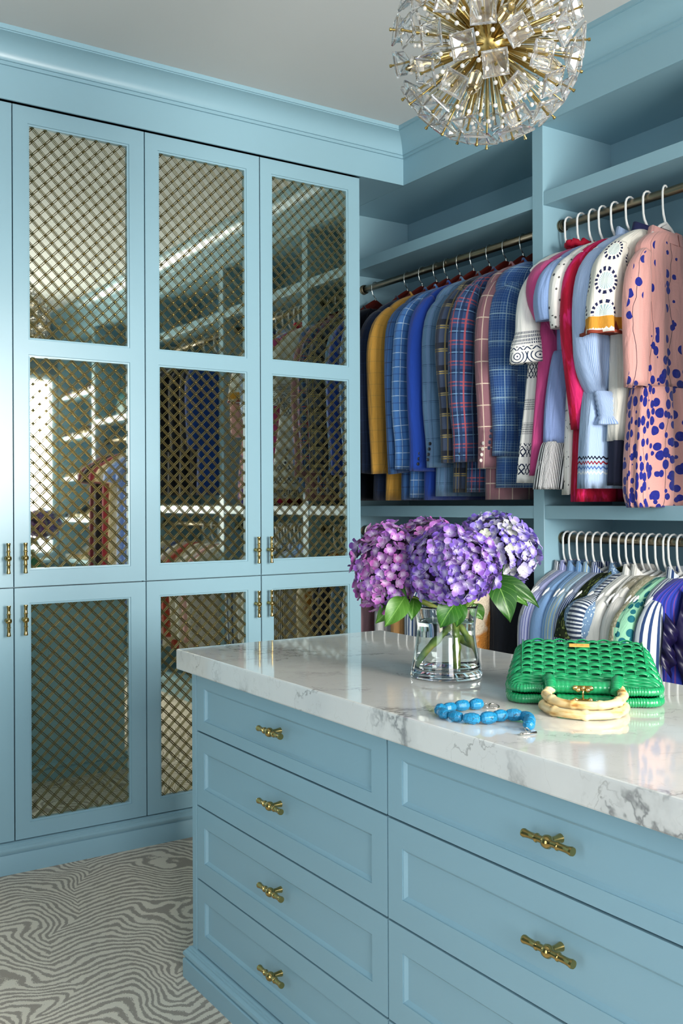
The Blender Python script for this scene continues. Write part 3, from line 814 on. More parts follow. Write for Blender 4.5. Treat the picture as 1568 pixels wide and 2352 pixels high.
def floral_mat():
    g = G('pink_linen_blue_leaves'); u, v, uv = g.uv()
    base = g.mix(g.noise(uv, 300, 2), lin('#dba39c'), lin('#d0978f'))
    wob = g.math('MULTIPLY', g.math('SINE', g.math('ADD', g.math('MULTIPLY', v, 26), g.math('MULTIPLY', u, 9))), .006)
    un = g.math('ADD', u, g.math('ADD', wob, g.math('MULTIPLY', g.math('SUBTRACT', g.noise(uv, 9, 2), .5), .03)))
    per = .092
    ph = g.math('FRACT', g.math('DIVIDE', g.math('ADD', un, 5 * per), per))
    ds = g.math('MULTIPLY', g.math('ABSOLUTE', g.math('SUBTRACT', ph, .5)), per)      # distance from the stem in metres
    stem = g.math('LESS_THAN', ds, .0009)
    warp = g.com(g.math('MULTIPLY', g.math('ADD', u, g.math('MULTIPLY', g.noise(uv, 40, 1), .004)), 1.12), g.math('MULTIPLY', v, .86))
    vo = g.voro(warp, 33, rand=.72)
    lowm = g.ramp(g.math('MULTIPLY', v, -1.0), [(.45, (0, 0, 0)), (.66, (1, 1, 1))])
    leaf = g.math('LESS_THAN', vo.outputs['Distance'], g.math('ADD', .42, g.math('MULTIPLY', lowm, .07)))
    lim = g.math('ADD', .021, g.math('MULTIPLY', lowm, .04))
    near = g.math('LESS_THAN', ds, lim)
    rnd = g.sep(vo.outputs['Color'])[0]
    keep = g.math('GREATER_THAN', rnd, g.math('SUBTRACT', .24, g.math('MULTIPLY', lowm, .24)))
    m = g.math('MULTIPLY', g.math('MULTIPLY', leaf, near), keep)
    c = g.mix(stem, base, lin('#1d1a30'))
    blue = g.mix(g.noise(uv, 120, 2), lin('#12175a'), lin('#2632a0'))
    c = g.mix(m, c, blue)
    g.wr(u, v, uv)
    return g.fin(c, .85, 0, .2, Sheen_Weight=.2)
FLORAL = floral_mat()
def cream_mat():
    g = G('cream_crepe_print'); u, v, uv = g.uv()
    def band(lo, hi): return g.math('MULTIPLY', g.math('GREATER_THAN', v, lo), g.math('LESS_THAN', v, hi))
    c = lin('#e2dfd4')
    # fans of dots and pale blue shells
    cu = g.math('SUBTRACT', g.math('FRACT', g.math('ADD', g.math('DIVIDE', u, .13), .45)), .5); cv = g.math('SUBTRACT', g.math('FRACT', g.math('DIVIDE', v, .105)), .5)
    d = g.math('SQRT', g.math('ADD', g.math('POWER', g.math('MULTIPLY', cu, 1.2), 2.0), g.math('POWER', cv, 2.0)))
    ang = g.math('ARCTAN2', cv, cu)
    shell = g.math('MULTIPLY', g.math('LESS_THAN', d, .26), g.math('GREATER_THAN', g.math('SINE', g.math('MULTIPLY', ang, 22)), -.1))
    ringd = g.math('MULTIPLY', g.math('LESS_THAN', g.math('ABSOLUTE', g.math('SUBTRACT', d, .36)), .055), g.math('GREATER_THAN', g.math('SINE', g.math('MULTIPLY', ang, 15)), -.2))
    zone = band(-.270, .02)
    c = g.mix(g.math('MULTIPLY', shell, g.math('MULTIPLY', zone, .8)), c, lin('#7fa9b4'))
    c = g.mix(g.math('MULTIPLY', ringd, zone), c, lin('#1a1f45'))
    jag = g.math('ADD', v, g.math('MULTIPLY', g.noise(g.com(g.math('MULTIPLY', u, 200), 0.0), 1.0, 1), .02))
    c = g.mix(g.math('MULTIPLY', g.math('GREATER_THAN', jag, -.300), g.math('LESS_THAN', v, -.272)), c, lin('#c58a2e'))
    g.wr(u, v, uv)
    return g.fin(c, .8, 0, .3)
CREAM = cream_mat()
RUST = plain('rust_trim', '#7d2a12', .8)
def ricrac_mat():
    g = G('blue_stripe_ricrac_hem'); u, v, uv = g.uv()
    f = g.math('FRACT', g.math('DIVIDE', u, .0042)); c = g.mix(g.math('LESS_THAN', f, .5), lin('#8fabd2'), lin('#b9cbe2'))
    z = g.math('MULTIPLY', g.math('SINE', g.math('MULTIPLY', u, 300)), .0035)
    for off, colr in ((-.905, '#16182a'), (-.922, '#8c1f2a'), (-.939, '#4f6da6'), (-.956, '#dfe3e6')):
        m = g.math('LESS_THAN', g.math('ABSOLUTE', g.math('SUBTRACT', g.math('ADD', v, z), off)), .0032)
        c = g.mix(m, c, lin(colr))
    g.wr(u, v, uv)
    return g.fin(c, .9, 0, .2)
RIC = ricrac_mat()
BSTR = F('blue_seersucker', '#b4c6e0', [('u', .0042, 0, .0021, '#7f9ccc', .9)], heather=.03)
PINK = F('raspberry_cotton', '#b8447c', heather=.05)
CHAM = F('chambray', '#8196c6', heather=.12)
CHAML = F('pale_chambray', '#8aa6d4', heather=.10)
HEMST = F('black_white_stripe', '#dcdcdc', [('u', .0100, 0, .0046, '#10131c', 1)], heather=.02)
UPG = 'dresses and blouses on the upper rail'

dress(2.628, ROD_U, 'white bell-sleeved dress with navy embroidery overlapping the divider', 'navy-embroidered white dress',
      [('body', EMB, TOP + [(-.30, .185, .050, .006), (-.60, .212, .052, .012), (-.85, .245, .050, .018), (-.985, .260, .048, .020)], 9)], 1, sleeves=[
      ('sleeve', EMBS, [(-.145, -.155, .022, .028), (-.185, -.200, .040, .036), (-.212, -.27, .046, .038), (-.225, -.36, .052, .040), (-.222, -.43, .060, .042, .006), (-.216, -.475, .084, .048, .010), (-.208, -.545, .096, .054, .016)], (-1, 1), .004, 5)], group=UPG)
def pink_cap(t, rng):
    for s in (-1, 1):
        ruffle(t, 'shoulder_ruffle', PINK, [(s * .10, -.035, -.150), (s * .17, -.040, -.175), (s * .225, -.040, -.205), (s * .245, -.03, -.26), (s * .235, -.02, -.33), (s * .205, -.01, -.40)], .085, .020, 2.2, drop=(-s * .45, -.25, -.8), out=(s * .8, -.6, .2), seed=1 + s)
    o = MB().tube([(cos(a) * .068, sin(a) * .036 - .004, -.098 + .006 * sin(9 * a)) for a in [2 * pi * i / 28 for i in range(28)]], [.012 + .004 * sin(i * 2.4) for i in range(28)], 8, closed=True)
    obj('neck_ruffle', o, IKAT, t)
dress(2.566, ROD_U, 'raspberry pink dress with ruffled shoulders', 'raspberry pink dress',
      [('body', PINK, TOP + [(-.30, .19, .044, .006), (-.55, .215, .046, .012), (-.80, .245, .046, .018), (-.96, .262, .044, .020)], 7)], 2, sleeves=[
      ('sleeve', PINK, [(-.145, -.148, .030, .034), (-.188, -.180, .058, .048, .008), (-.212, -.24, .066, .050, .012), (-.216, -.31, .060, .046, .014), (-.205, -.38, .046, .036, .008)], (-1, 1), .006, 4)], mesh_extra=pink_cap, group=UPG)
dress(2.510, ROD_U, 'blue chambray dress with a black-and-white striped hem', 'striped-hem chambray dress',
      [('body', CHAM, TOP + [(-.30, .180, .044, .004), (-.50, .180, .044, .006), (-.515, .175, .042, .004)], 6), ('skirt', CHAM, [(-.512, .176, .043, .004), (-.53, .200, .046, .010), (-.70, .236, .048, .014), (-.845, .246, .046, .014)], 8),
       ('hem_flounce', HEMST, [(-.840, .246, .046, .008), (-.86, .258, .050, .014), (-.93, .276, .052, .018), (-1.01, .290, .050, .020)], 11)], 3, sleeves=[
      ('sleeve', CHAML, [(-.145, -.150, .026, .030), (-.195, -.190, .050, .042), (-.222, -.255, .064, .048), (-.232, -.33, .066, .050, .008), (-.226, -.40, .060, .046, .010)], (-1, 1), .006, 4)], group=UPG)
dress(2.462, ROD_U, 'white eyelet dress behind the crimson dress', 'white eyelet dress',
      [('body', EYE, TOP + [(-.30, .180, .046, .005), (-.60, .186, .046, .010), (-.85, .20, .046, .014), (-1.03, .205, .044, .016)], 8)], 4, sleeves=[
      ('sleeve', EYE, [(-.145, -.150, .026, .030), (-.190, -.190, .050, .042), (-.214, -.26, .060, .046), (-.222, -.35, .060, .046, .008), (-.215, -.44, .056, .040, .010)], (-1, 1), .006, 4)], group=UPG)
dress(2.405, ROD_U, 'crimson and magenta ikat dress', 'crimson ikat dress',
      [('body', IKAT, TOP + [(-.30, .18, .044, .005), (-.55, .185, .046, .010), (-.80, .20, .046, .014), (-1.055, .215, .044, .016)], 7)], 5, sleeves=[
      ('sleeve', IKAT, [(-.145, -.150, .026, .028), (-.190, -.195, .046, .036), (-.215, -.28, .054, .040), (-.222, -.45, .056, .040), (-.205, -.62, .048, .036), (-.185, -.80, .044, .032)], (-1, 1), .006, 3)], group=UPG)
def cuff_blue(t, rng):
    for s in (-1, 1):
        rings = []; N = 24
        for j in range(15):
            z = -.682 - .008 * j; rr = .035 + (.003 if j % 2 else -.001) + (0 if j < 11 else (j - 10) * .006)
            rings.append([(s * .203 + s * -.030 * (j / 14) + rr * cos(2 * pi * i / N) * (1 + (.12 * sin(6 * 2 * pi * i / N) if j > 11 else 0)), -.052 + rr * .72 * sin(2 * pi * i / N) * (1 + (.3 * sin(6 * 2 * pi * i / N) if j > 11 else 0)), z) for i in range(N)])
        rings = rings if s < 0 else [r[::-1] for r in rings]
        mb = MB(); mb.loft(rings, [i * .009 for i in range(N + 1)], [-.008 * j for j in range(15)], True, False, True)
        obj('smocked_cuff', mb, BSTR, t)
dress(2.338, ROD_U, 'light blue pinstriped dress with smocked cuff and rickrack hem', 'light blue rickrack dress',
      [('body', BSTR, TOP + [(-.30, .18, .046, .005), (-.58, .185, .048, .010), (-.60, .183, .046, .008)], 7), ('skirt', RIC, [(-.598, .190, .046, .006), (-.63, .210, .050, .014), (-.80, .238, .050, .016), (-1.01, .254, .048, .018)], 10)], 6, sleeves=[
      ('sleeve', BSTR, [(-.145, -.150, .026, .030), (-.188, -.190, .046, .040), (-.210, -.27, .058, .048), (-.220, -.40, .064, .052, .008), (-.212, -.55, .064, .050, .010), (-.190, -.64, .054, .042, .010), (-.172, -.690, .038, .030, .004)], (-1, 1), .006, 4)], mesh_extra=cuff_blue, group=UPG,
      collar=(BSTR, .060, .036, -.118, -.085, .03, .3))
def cream_extra(t, rng):
    for s in (-1, 1):
        ruffle(t, 'flutter_sleeve', CREAM, [(s * .10, -.050, -.140), (s * .165, -.060, -.165), (s * .215, -.045, -.21), (s * .228, -.005, -.26)], .0, .0, 1)
dress(2.262, ROD_U, 'cream printed blouse with a wide flutter sleeve edged in rust', 'cream flutter-sleeve blouse',
      [('body', F('cream_crepe', '#dedbd0', heather=.03), TOP + [(-.30, .175, .044, .006), (-.55, .18, .046, .010), (-.85, .19, .044, .014)], 7), ('black_hem', plain('navy_hem', '#14182f', .9), [(-.848, .190, .044, .010), (-.90, .192, .044, .012), (-1.0, .196, .042, .014)], 7)], 7, sleeves=[
      ('sleeve', CREAM, [(-.130, -.142, .030, .030), (-.178, -.178, .050, .040), (-.205, -.24, .062, .046), (-.212, -.31, .074, .050, .006), (-.214, -.42, .090, .054, .016), (-.212, -.495, .098, .058, .024)], (-1, 1), .005, 6),
      ('sleeve_edging', RUST, [(-.212, -.490, .0985, .0585, .024), (-.212, -.500, .0995, .0590, .024)], (-1, 1), .005, 6)], group=UPG, collar=(plain('navy_collar', '#171c4a', .8), .064, .036, -.120, -.088, .02, .2), cat='blouse', name='blouse')
def band_collar(t, rng): pass
dress(2.188, ROD_U, 'pink tunic dress printed with cobalt blue leaves', 'pink leaf-print tunic',
      [('body', FLORAL, [(-.146, .066, .030, 0), (-.151, .088, .040, 0), (-.172, .126, .044, .001), (-.202, .158, .047, .002), (-.240, .160, .048, .003), (-.34, .152, .050, .005), (-.55, .158, .052, .008), (-.675, .170, .054, .008)], 5),
       ('skirt', FLORAL, [(-.672, .170, .054, .005), (-.70, .184, .058, .012), (-.88, .204, .060, .016), (-1.02, .212, .058, .016), (-1.075, .196, .052, .014)], 8)], 8, sleeves=[
      ('sleeve', FLORAL, [(-.128, -.192, .022, .028), (-.170, -.225, .038, .034), (-.190, -.29, .048, .038), (-.203, -.40, .052, .040), (-.205, -.54, .050, .036), (-.206, -.68, .046, .032)], (-1, 1), .003, 3)], group=UPG,
      collar=(F('pink_linen', '#d9a09a', heather=.05), .076, .046, -.162, -.122, .030, .06), rz=radians(8), hs=.70)
# ------------------------------------------------------------------ shirts on the lower rail
LOWG = 'shirts and blouses on the lower rail'
def shirt(Y, label, hl, mat, seed, sl='long', collar=True, zr=ROD_L, w=1.0, length=.80, rz=0.0, fold=.006, name='shirt', cat='shirt', extra=None, hang='white', group=LOWG, dz=0.0):
    rz = rz or radians(random.Random(seed * 7).uniform(-9, 9))
    tp = [(z + dz, a * w, b, f) for z, a, b, f in TOP]
    segs = [('body', mat, tp + [(-.32, .186 * w, .046, fold), (-.55, .190 * w, .046, fold * 1.4), (-length, .198 * w, .044, fold * 2)], 7)]
    L = [(-.140 * w, -.150 + dz, .024, .026), (-.186 * w, -.192 + dz, .044, .036), (-.208 * w, -.27, .052, .040), (-.215 * w, -.42, .052, .038), (-.212 * w, -.58, .048, .034), (-.208 * w, -.72, .044, .030)]
    S = {'long': L, 'short': [(-.140 * w, -.150 + dz, .026, .028), (-.184 * w, -.190 + dz, .048, .040), (-.212 * w, -.25, .064, .048, .008), (-.222 * w, -.32, .070, .050, .012)],
         'puff': [(-.135 * w, -.148 + dz, .028, .030), (-.175 * w, -.180 + dz, .056, .048, .008), (-.205 * w, -.225, .075, .060, .014), (-.215 * w, -.28, .070, .056, .014), (-.208 * w, -.315, .048, .038, .006)], None: None}[sl]
    return dress(Y, zr, label, hl, segs, seed, cat, name, [('sleeve', mat, S, (-1, 1), .004, 3)] if S else (), (mat, .060, .036, -.122, -.082, .045, .35) if collar else None, rz, group, mesh_extra=extra, hang=hang)

def small_floral(name, base, dots, scale=130, th=.30, rough=.9):
    g = G(name); u, v, uv = g.uv()
    d = g.voro(uv, scale).outputs['Distance']; c = g.mix(g.math('LESS_THAN', d, th), lin(base), lin(dots))
    g.wr(u, v, uv)
    return g.fin(c, rough, 0, .2)
def lace_mat(name, a, b, sc=70):
    g = G(name); u, v, uv = g.uv()
    d = g.voro(uv, sc, 'DISTANCE_TO_EDGE').outputs['Distance']; n = g.noise(uv, 18, 3)
    c = g.mix(g.math('MULTIPLY', g.math('GREATER_THAN', d, .16), n), lin(a), lin(b))
    g.bump(d, .5, .003)
    return g.fin(c, .9, 0, .2)
shirt(2.645, 'white shirt with narrow black stripes at the end of the lower rail', 'black-striped white shirt', F('stripe_black', '#d9dde2', [('u', .0085, 0, .0034, '#1a2236', 1)], heather=.03), 21)
shirt(2.612, 'lavender and white striped shirt', 'lavender striped shirt', F('stripe_lavender', '#b4b9e0', [('u', .010, 0, .0045, '#6a72b4', .9), ('u', .010, .006, .001, '#e8e9f2', .9)], heather=.05), 22)
shirt(2.575, 'sky blue finely striped shirt with a raised collar', 'sky blue fine-striped shirt', F('stripe_fine_blue', '#8fb2da', [('u', .0045, 0, .002, '#5c86bd', .9)], heather=.05), 23)
shirt(2.535, 'mid blue shirt with soft white stripes', 'soft-striped mid blue shirt', F('stripe_soft', '#6d9bd0', [('u', .014, 0, .005, '#a9c7e6', .8)], heather=.05), 24)
shirt(2.498, 'pale blue shirt with thin yellow stripes on its collar', 'yellow-striped pale blue shirt', F('stripe_yellow', '#8fb4d8', [('u', .013, 0, .003, '#d9d6a4', .9), ('v', .5, 0, .0001, '#8fb4d8', 0)], heather=.05), 25)
shirt(2.458, 'navy shirt with bold white stripes', 'bold white-striped navy shirt', F('stripe_navy', '#233a72', [('u', .0085, 0, .0036, '#c9d4e6', 1)], heather=.05), 26)
shirt(2.415, 'dark green printed ruffle blouse', 'dark green blouse', small_floral('dark_green_print', '#1d2614', '#5d6a3a', 80, .35), 27, sl='short', collar=False, name='blouse', cat='blouse',
      extra=lambda t, r: ruffle(t, 'neck_frill', small_floral('dark_green_frill', '#28321b', '#66713f', 80, .35), [(-.10, -.03, -.13), (-.05, -.04, -.10), (0, -.045, -.09), (.06, -.04, -.10)], .05, .015, 4, out=(-.2, -1, .2)))
shirt(2.378, 'dusty blue blouse with tiny white flowers', 'dusty blue tiny-flower blouse', small_floral('dusty_blue_sprig', '#6b88a8', '#c3d2de', 170, .32), 28, sl='puff', name='blouse', cat='blouse', collar=True)
shirt(2.342, 'navy-and-white striped top with gathered puff sleeves', 'striped puff-sleeve top', F('stripe_breton', '#c9d0d6', [('v', .0088, 0, .0046, '#2a3b58', 1)], heather=.03), 29, sl='puff', collar=False, name='blouse', cat='blouse')
shirt(2.312, 'white cotton shirt with a pointed collar', 'white pointed-collar shirt', F('white_cotton_a', '#e6e5df', heather=.02), 30, sl='long', fold=.008)
shirt(2.282, 'white pleated shirt beside the lace blouses', 'white pleated shirt', F('white_cotton_b', '#dedcd6', [('u', .016, 0, .002, '#c6c4bd', .7)], heather=.02), 31, sl='long', fold=.012)
shirt(2.250, 'white blouse of open floral lace', 'open lace blouse', lace_mat('floral_lace', '#8f8a78', '#ece9e0', 60), 32, sl=None, collar=False, name='blouse', cat='blouse', fold=.012)
shirt(2.220, 'ivory blouse of fine lace', 'ivory fine-lace blouse', lace_mat('ivory_lace', '#a59f84', '#dbd5be', 90), 33, sl='short', collar=False, name='blouse', cat='blouse', fold=.012)
shirt(2.186, 'white strappy eyelet top', 'strappy eyelet top', EYE, 34, sl=None, collar=False, name='blouse', cat='blouse', fold=.010, w=.86)
def green_trim(t, rng):
    m = plain('magenta_beads', '#9b2350', .6)
    ruffle(t, 'beaded_trim', m, [(-.10, -.052, -.15), (-.16, -.056, -.20), (-.205, -.060, -.28), (-.235, -.055, -.36)], .014, .006, 9)
shirt(2.160, 'mint green floral blouse with magenta trim', 'mint floral blouse', small_floral('mint_floral', '#8cc2a3', '#1f6673', 34, .38), 35, sl='short', collar=False, name='blouse', cat='blouse', extra=green_trim)
shirt(2.130, 'white shirt with wide navy stripes next to the cobalt dress', 'wide navy-striped shirt', F('stripe_wide', '#cdd5dc', [('u', .024, 0, .009, '#26406f', 1)], heather=.03), 36)
COB = F('cobalt_pleat', '#2c3da8', [('u', .030, 0, .004, '#8a4a78', .6), ('u', .030, .012, .008, '#1d2470', .7)], heather=.04)
SATIN = plain('midnight_satin', '#1a1440', .35, 0, .5, 25)
def cobalt_frill(t, rng):
    ruffle(t, 'satin_frill', SATIN, [(-.09, -.060, -.14), (-.12, -.068, -.22), (-.15, -.070, -.30), (-.13, -.070, -.40), (-.10, -.068, -.46)], .10, .018, 3, drop=(.55, -.25, -.6), out=(-.5, -1, .2))
    ruffle(t, 'satin_frill', SATIN, [(-.17, -.055, -.22), (-.19, -.066, -.30), (-.20, -.066, -.38)], .07, .014, 2, drop=(.5, -.2, -.7), out=(-.4, -1, .2))
shirt(2.088, 'cobalt pleated dress with dark satin frills', 'cobalt frilled dress', COB, 37, sl=None, collar=False, name='dress', cat='dress', fold=.014, extra=cobalt_frill, length=.95)

# ------------------------------------------------------------------ lower rail in the corner, mostly behind the flowers
LLG = 'clothes on the lower rail in the corner closet'
FUZ = G('orange_sherpa'); o_ = FUZ.obj()
fm = FUZ.ramp(FUZ.noise(o_, 9, 2), [(.46, lin('#e2d2ba')), (.53, lin('#c2803c'))]); FUZ.bump(FUZ.noise(o_, 160, 3), 1.0, .01); FUZ = FUZ.fin(fm, .98, 0, .1)
LL = [
 (3.955, F('black_knit', '#11141c'), 'black garment at the cabinet end of the lower rail', 'black garment', 'long', 1.0),
 (3.900, F('red_knit', '#8c1220'), 'thin dark red garment on the lower corner rail', 'dark red garment', None, .96),
 (3.800, F('ink_knit', '#151b2c'), 'inky navy garment behind the hydrangea leaves', 'inky navy garment', 'long', 1.0),
 (3.690, F('rose_knit', '#c29aa4'), 'dusty rose garment behind the hydrangea leaves', 'dusty rose garment', 'long', .98),
 (3.625, F('scarlet_knit', '#a81a26'), 'scarlet garment beside the dusty rose one', 'scarlet garment', None, .9),
 (3.570, F('white_knit', '#dadada'), 'white garment between the puffer jacket and the leaves', 'white garment low on the corner rail', 'long', 1.02),
 (3.500, plain('navy_puffer', '#1a2142', .35), 'navy puffer jacket beside the vase', 'navy puffer jacket', 'puff', 1.05),
 (3.400, F('tan_knit', '#b98a56'), 'tan garment seen through the vase', 'tan garment', 'long', 1.0),
 (3.320, F('stripe_ll', '#d0d7de', [('u', .014, 0, .006, '#2d4a75', 1)]), 'blue-striped garment seen through the vase', 'blue-striped garment', 'long', 1.0),
 (3.220, F('slate_knit', '#4a647c'), 'slate blue garment seen through the vase', 'slate blue garment', 'long', 1.0),
 (3.120, F('midnight_knit', '#161c2e'), 'midnight blue garment between vase and fleece coat', 'midnight blue garment', 'long', 1.0),
 (3.030, F('deep_navy_knit', '#10182a'), 'deep navy garment touching the fleece coat', 'deep navy garment', 'long', 1.0),
 (2.925, FUZ, 'fluffy orange and cream fleece coat', 'orange and cream fleece coat', 'long', 1.06),
 (2.852, F('charcoal_knit', '#20242c'), 'charcoal garment against the closet divider', 'charcoal garment', None, .96),
]
for i, (Y, m, lb, hl, sl, w) in enumerate(LL):
    shirt(Y, lb, hl, m, 60 + i, sl=sl, w=w, collar=False, group=LLG, length=.85, name='coat' if 'coat' in lb else 'garment', cat='coat' if 'coat' in lb else 'garment', fold=.008)

# ------------------------------------------------------------------ bays seen only in the mirrors
RG = 'clothes seen in the mirrors'
refl = [
 (1.60, ROD_U, '#0e3f8c', 'bright blue dress in the closet behind the island', 'bright blue dress behind the island'),
 (1.47, ROD_U, '#12161f', 'black coat in the closet behind the island', 'black coat behind the island'),
 (1.32, ROD_U, '#171b24', 'charcoal coat in the closet behind the island', 'charcoal coat behind the island'),
 (1.15, ROD_U, '#0f131c', 'ink black dress in the closet behind the island', 'ink black dress behind the island'),
 (0.98, ROD_U, '#1b2230', 'dark slate dress in the closet behind the island', 'dark slate dress behind the island'),
 (0.80, ROD_U, '#131720', 'jet black jacket in the closet behind the island', 'jet black jacket behind the island'),
]
for i, (Y, z, c, lb, hl) in enumerate(refl):
    shirt(Y, lb, hl, F('mirror_cloth_%d' % i, c), 80 + i, zr=z, sl='long', collar=False, group=RG, length=1.0, name='garment', cat='garment')
refl2 = [(1.62, '#d8cfc2', 'oatmeal'), (1.52, '#cf9d98', 'blush'), (1.42, '#e2e0d8', 'chalk white'), (1.30, '#c8bfae', 'sand'), (1.18, '#a33a2c', 'brick red'), (1.06, '#dcd8cc', 'bone'), (0.92, '#30487c', 'denim blue'), (0.78, '#d7c9a8', 'straw')]
for i, (Y, c, nm) in enumerate(refl2):
    shirt(Y, nm + ' shirt low in the closet behind the island', nm + ' shirt behind the island', small_floral('mirror_shirt_%d' % i, c, '#8a8a86', 60, .22), 90 + i, sl='long', collar=False, group=RG, length=.8, hang='white' if i < 4 else None)
refl3 = [(0.46, '#7d93c8', 'periwinkle patterned'), (0.34, '#5f7fbe', 'cornflower patterned'), (0.20, '#8ea3d2', 'pale denim patterned'), (0.04, '#e0c9a0', 'buttercream floral'), (-0.12, '#8c1f33', 'burgundy'), (-0.28, '#14161d', 'coal black'), (-0.42, '#6f0f1e', 'oxblood')]
for i, (Y, c, nm) in enumerate(refl3):
    shirt(Y, nm + ' long dress under the handbag shelf', nm + ' dress under the handbag shelf', small_floral('mirror_dress_%d' % i, c, '#d9dfea' if i < 3 else '#7a3020', 75, .26) if i < 4 else F('mirror_dress_%d' % i, c), 110 + i, zr=1.80, sl='short', collar=False, group=RG, length=1.25, name='dress', cat='dress', hang=None)

def shoe_meshes():
    sole = MB(); rings = []
    P = [(-.115, .030, .070), (-.08, .033, .066), (-.03, .028, .035), (.02, .036, .010), (.06, .042, .006), (.10, .034, .006), (.125, .012, .007)]
    up = MB(); r2 = []
    for x, w, z in P:
        h = .052 if x < -.02 else (.022 if x < .03 else .030)
        r2.append([(x, w * cos(q), z + max(0, sin(q)) * h + min(0, sin(q)) * .004) for q in [2 * pi * j / 14 for j in range(14)]])
    up.loft(r2, None, None, True, True, True)
    heel = MB().loft([[(-.112 + .028 * (1 + cos(q)) * .5 * s, .018 * s * sin(q), z) for q in [2 * pi * j / 8 for j in range(8)]] for z, s in ((0.0, .35), (.035, .45), (.068, 1.0))], None, None, True, True, True)
    return me_from(up, 'upper', 60), me_from(heel, 'heel', 60)
UPM, HEM = shoe_meshes()
SHC = ['#b99055', '#1c1a1a', '#9a2430', '#d8c6a0', '#c0a060', '#2b3d66', '#e2ddd2', '#7d4a2a']
for m in SHC: pass
SHM = [plain('shoe_leather_%d' % i, c, .35) for i, c in enumerate(SHC)]
UPM.materials.append(SHM[0]); HEM.materials.append(SHM[0])
nm = ['tan', 'black', 'red', 'champagne', 'gold', 'navy', 'ivory', 'cognac']; rk = ['floor-level', 'lowest', 'second', 'third', 'fourth', 'fifth', 'top']
zz = [.135, .48, .83, 1.18, 1.53, 1.88, 2.23]
for r in range(1, 7):
    for k in range(4):
        ci = (r * 3 + k * 2 + (k // 2)) % 8; y = -1.36 + k * .20
        for s in range(2):
            t = empty('shoe', (2.84, y + (-.042 if s else .042), zz[r]), radians(180))
            tag(t, '%s heeled shoe on the %s shelf of the window closet, %s-side shoe of its pair' % (nm[ci], rk[r], 'window' if s else 'island'), 'shoe', '%s pairs on the %s shoe shelf' % (nm[ci], rk[r]))
            obj('upper', UPM, SHM[ci], t); obj('heel', HEM, SHM[ci], t)
def tote(y, c, label, w=.16, h=.22):
    t = tag(empty('tote_bag', (2.84, y, 1.97)), label, 'bag', 'bags on the shelf seen in the mirror')
    m = plain('tote_' + c[1:], c, .6, 0, .25, 20)
    rings = [[(.055 * s * math.copysign(abs(cos(q)) ** .6, cos(q)), w * s2 * math.copysign(abs(sin(q)) ** .6, sin(q)), z) for q in [2 * pi * j / 20 for j in range(20)]] for z, s, s2 in ((0, .9, .9), (.02, 1, .98), (h * .6, .9, .95), (h, .55, .85))]
    obj('body', MB().loft(rings, None, None, True, True, True), m, t)
    for x in (-.03, .03):
        obj('strap', MB().tube([(x, -w * .5, h - .02), (x, -w * .45, h + .08), (x, -w * .2, h + .14), (x, w * .2, h + .14), (x, w * .45, h + .08), (x, w * .5, h - .02)], .006, 6), m, t)
tote(.40, '#b08a4c', 'large tan tote bag on the shelf seen in the mirror'); tote(.06, '#c4a061', 'straw coloured tote bag on the shelf seen in the mirror'); tote(-.28, '#1f6a6c', 'teal tote bag on the shelf seen in the mirror', .12, .2)
# low shoe bench under the window
bch = tag(empty('low_shelf', (1.85, -1.36, 0)), 'low blue shelf under the window', 'shelf')
for z in (.05, .42, .80): obj('board', MB().box(-.75, .75, -.13, .13, z, z + .03), PAINT, bch)
for x in (-.75, .0, .72): obj('upright', MB().box(x, x + .03, -.13, .13, 0, .80), PAINT, bch)
for r, z in enumerate((.45,)):
    for k in range(5):
        ci = [2, 1, 2, 5, 7][k]
        t = empty('shoe', (2.45 - k * .13, -1.36, z), radians(90)); tag(t, '%s shoe on the low shelf under the window, %s from the closets' % (nm[ci], ['first', 'second', 'third', 'fourth', 'fifth'][k]), 'shoe', 'shoes under the window')
        obj('upper', UPM, SHM[ci], t); obj('heel', HEM, SHM[ci], t)
# ------------------------------------------------------------------ chandelier
CH = Vector((1.453, 1.613, 2.304)); RC = 0.219
ch = tag(empty('chandelier', CH), 'starburst brass chandelier with square crystals and glass beads', 'chandelier')
obj('core', MB().lathe([(0, -.052)] + [(.054 * sin(a), -.054 * cos(a)) for a in [pi * i / 18 for i in range(1, 18)]] + [(0, .054)], (0, 0, 0), 'z', 32, False), BRASS_SAT, ch)
obj('stem', MB().lathe([(.007, .05), (.007, ZC - CH.z - .02)], (0, 0, 0), 'z', 14), BRASS_SAT, ch)
obj('canopy', MB().lathe([(.012, ZC - CH.z - .035), (.02, ZC - CH.z - .03), (.058, ZC - CH.z - .02), (.062, ZC - CH.z - .004), (.062, ZC - CH.z - .001)], (0, 0, 0), 'z', 32), BRASS_SAT, ch)
def fib(n, off=0.5):
    g = pi * (3 - sqrt(5)); out = []
    for i in range(n):
        z = 1 - 2 * (i + off) / n; r = sqrt(1 - z * z); out.append(Vector((r * cos(g * i), r * sin(g * i), z)))
    return out
rod_me = me_from(MB().lathe([(0, .045), (.0033, .045), (.0033, .150), (.0022, .151), (.0022, RC - .006), (.0036, RC - .005), (.0036, RC - .001), (.0026, RC), (0, RC)], (0, 0, 0), 'z', 10, False), 'rod', 40); rod_me.materials.append(BRASS_SAT)
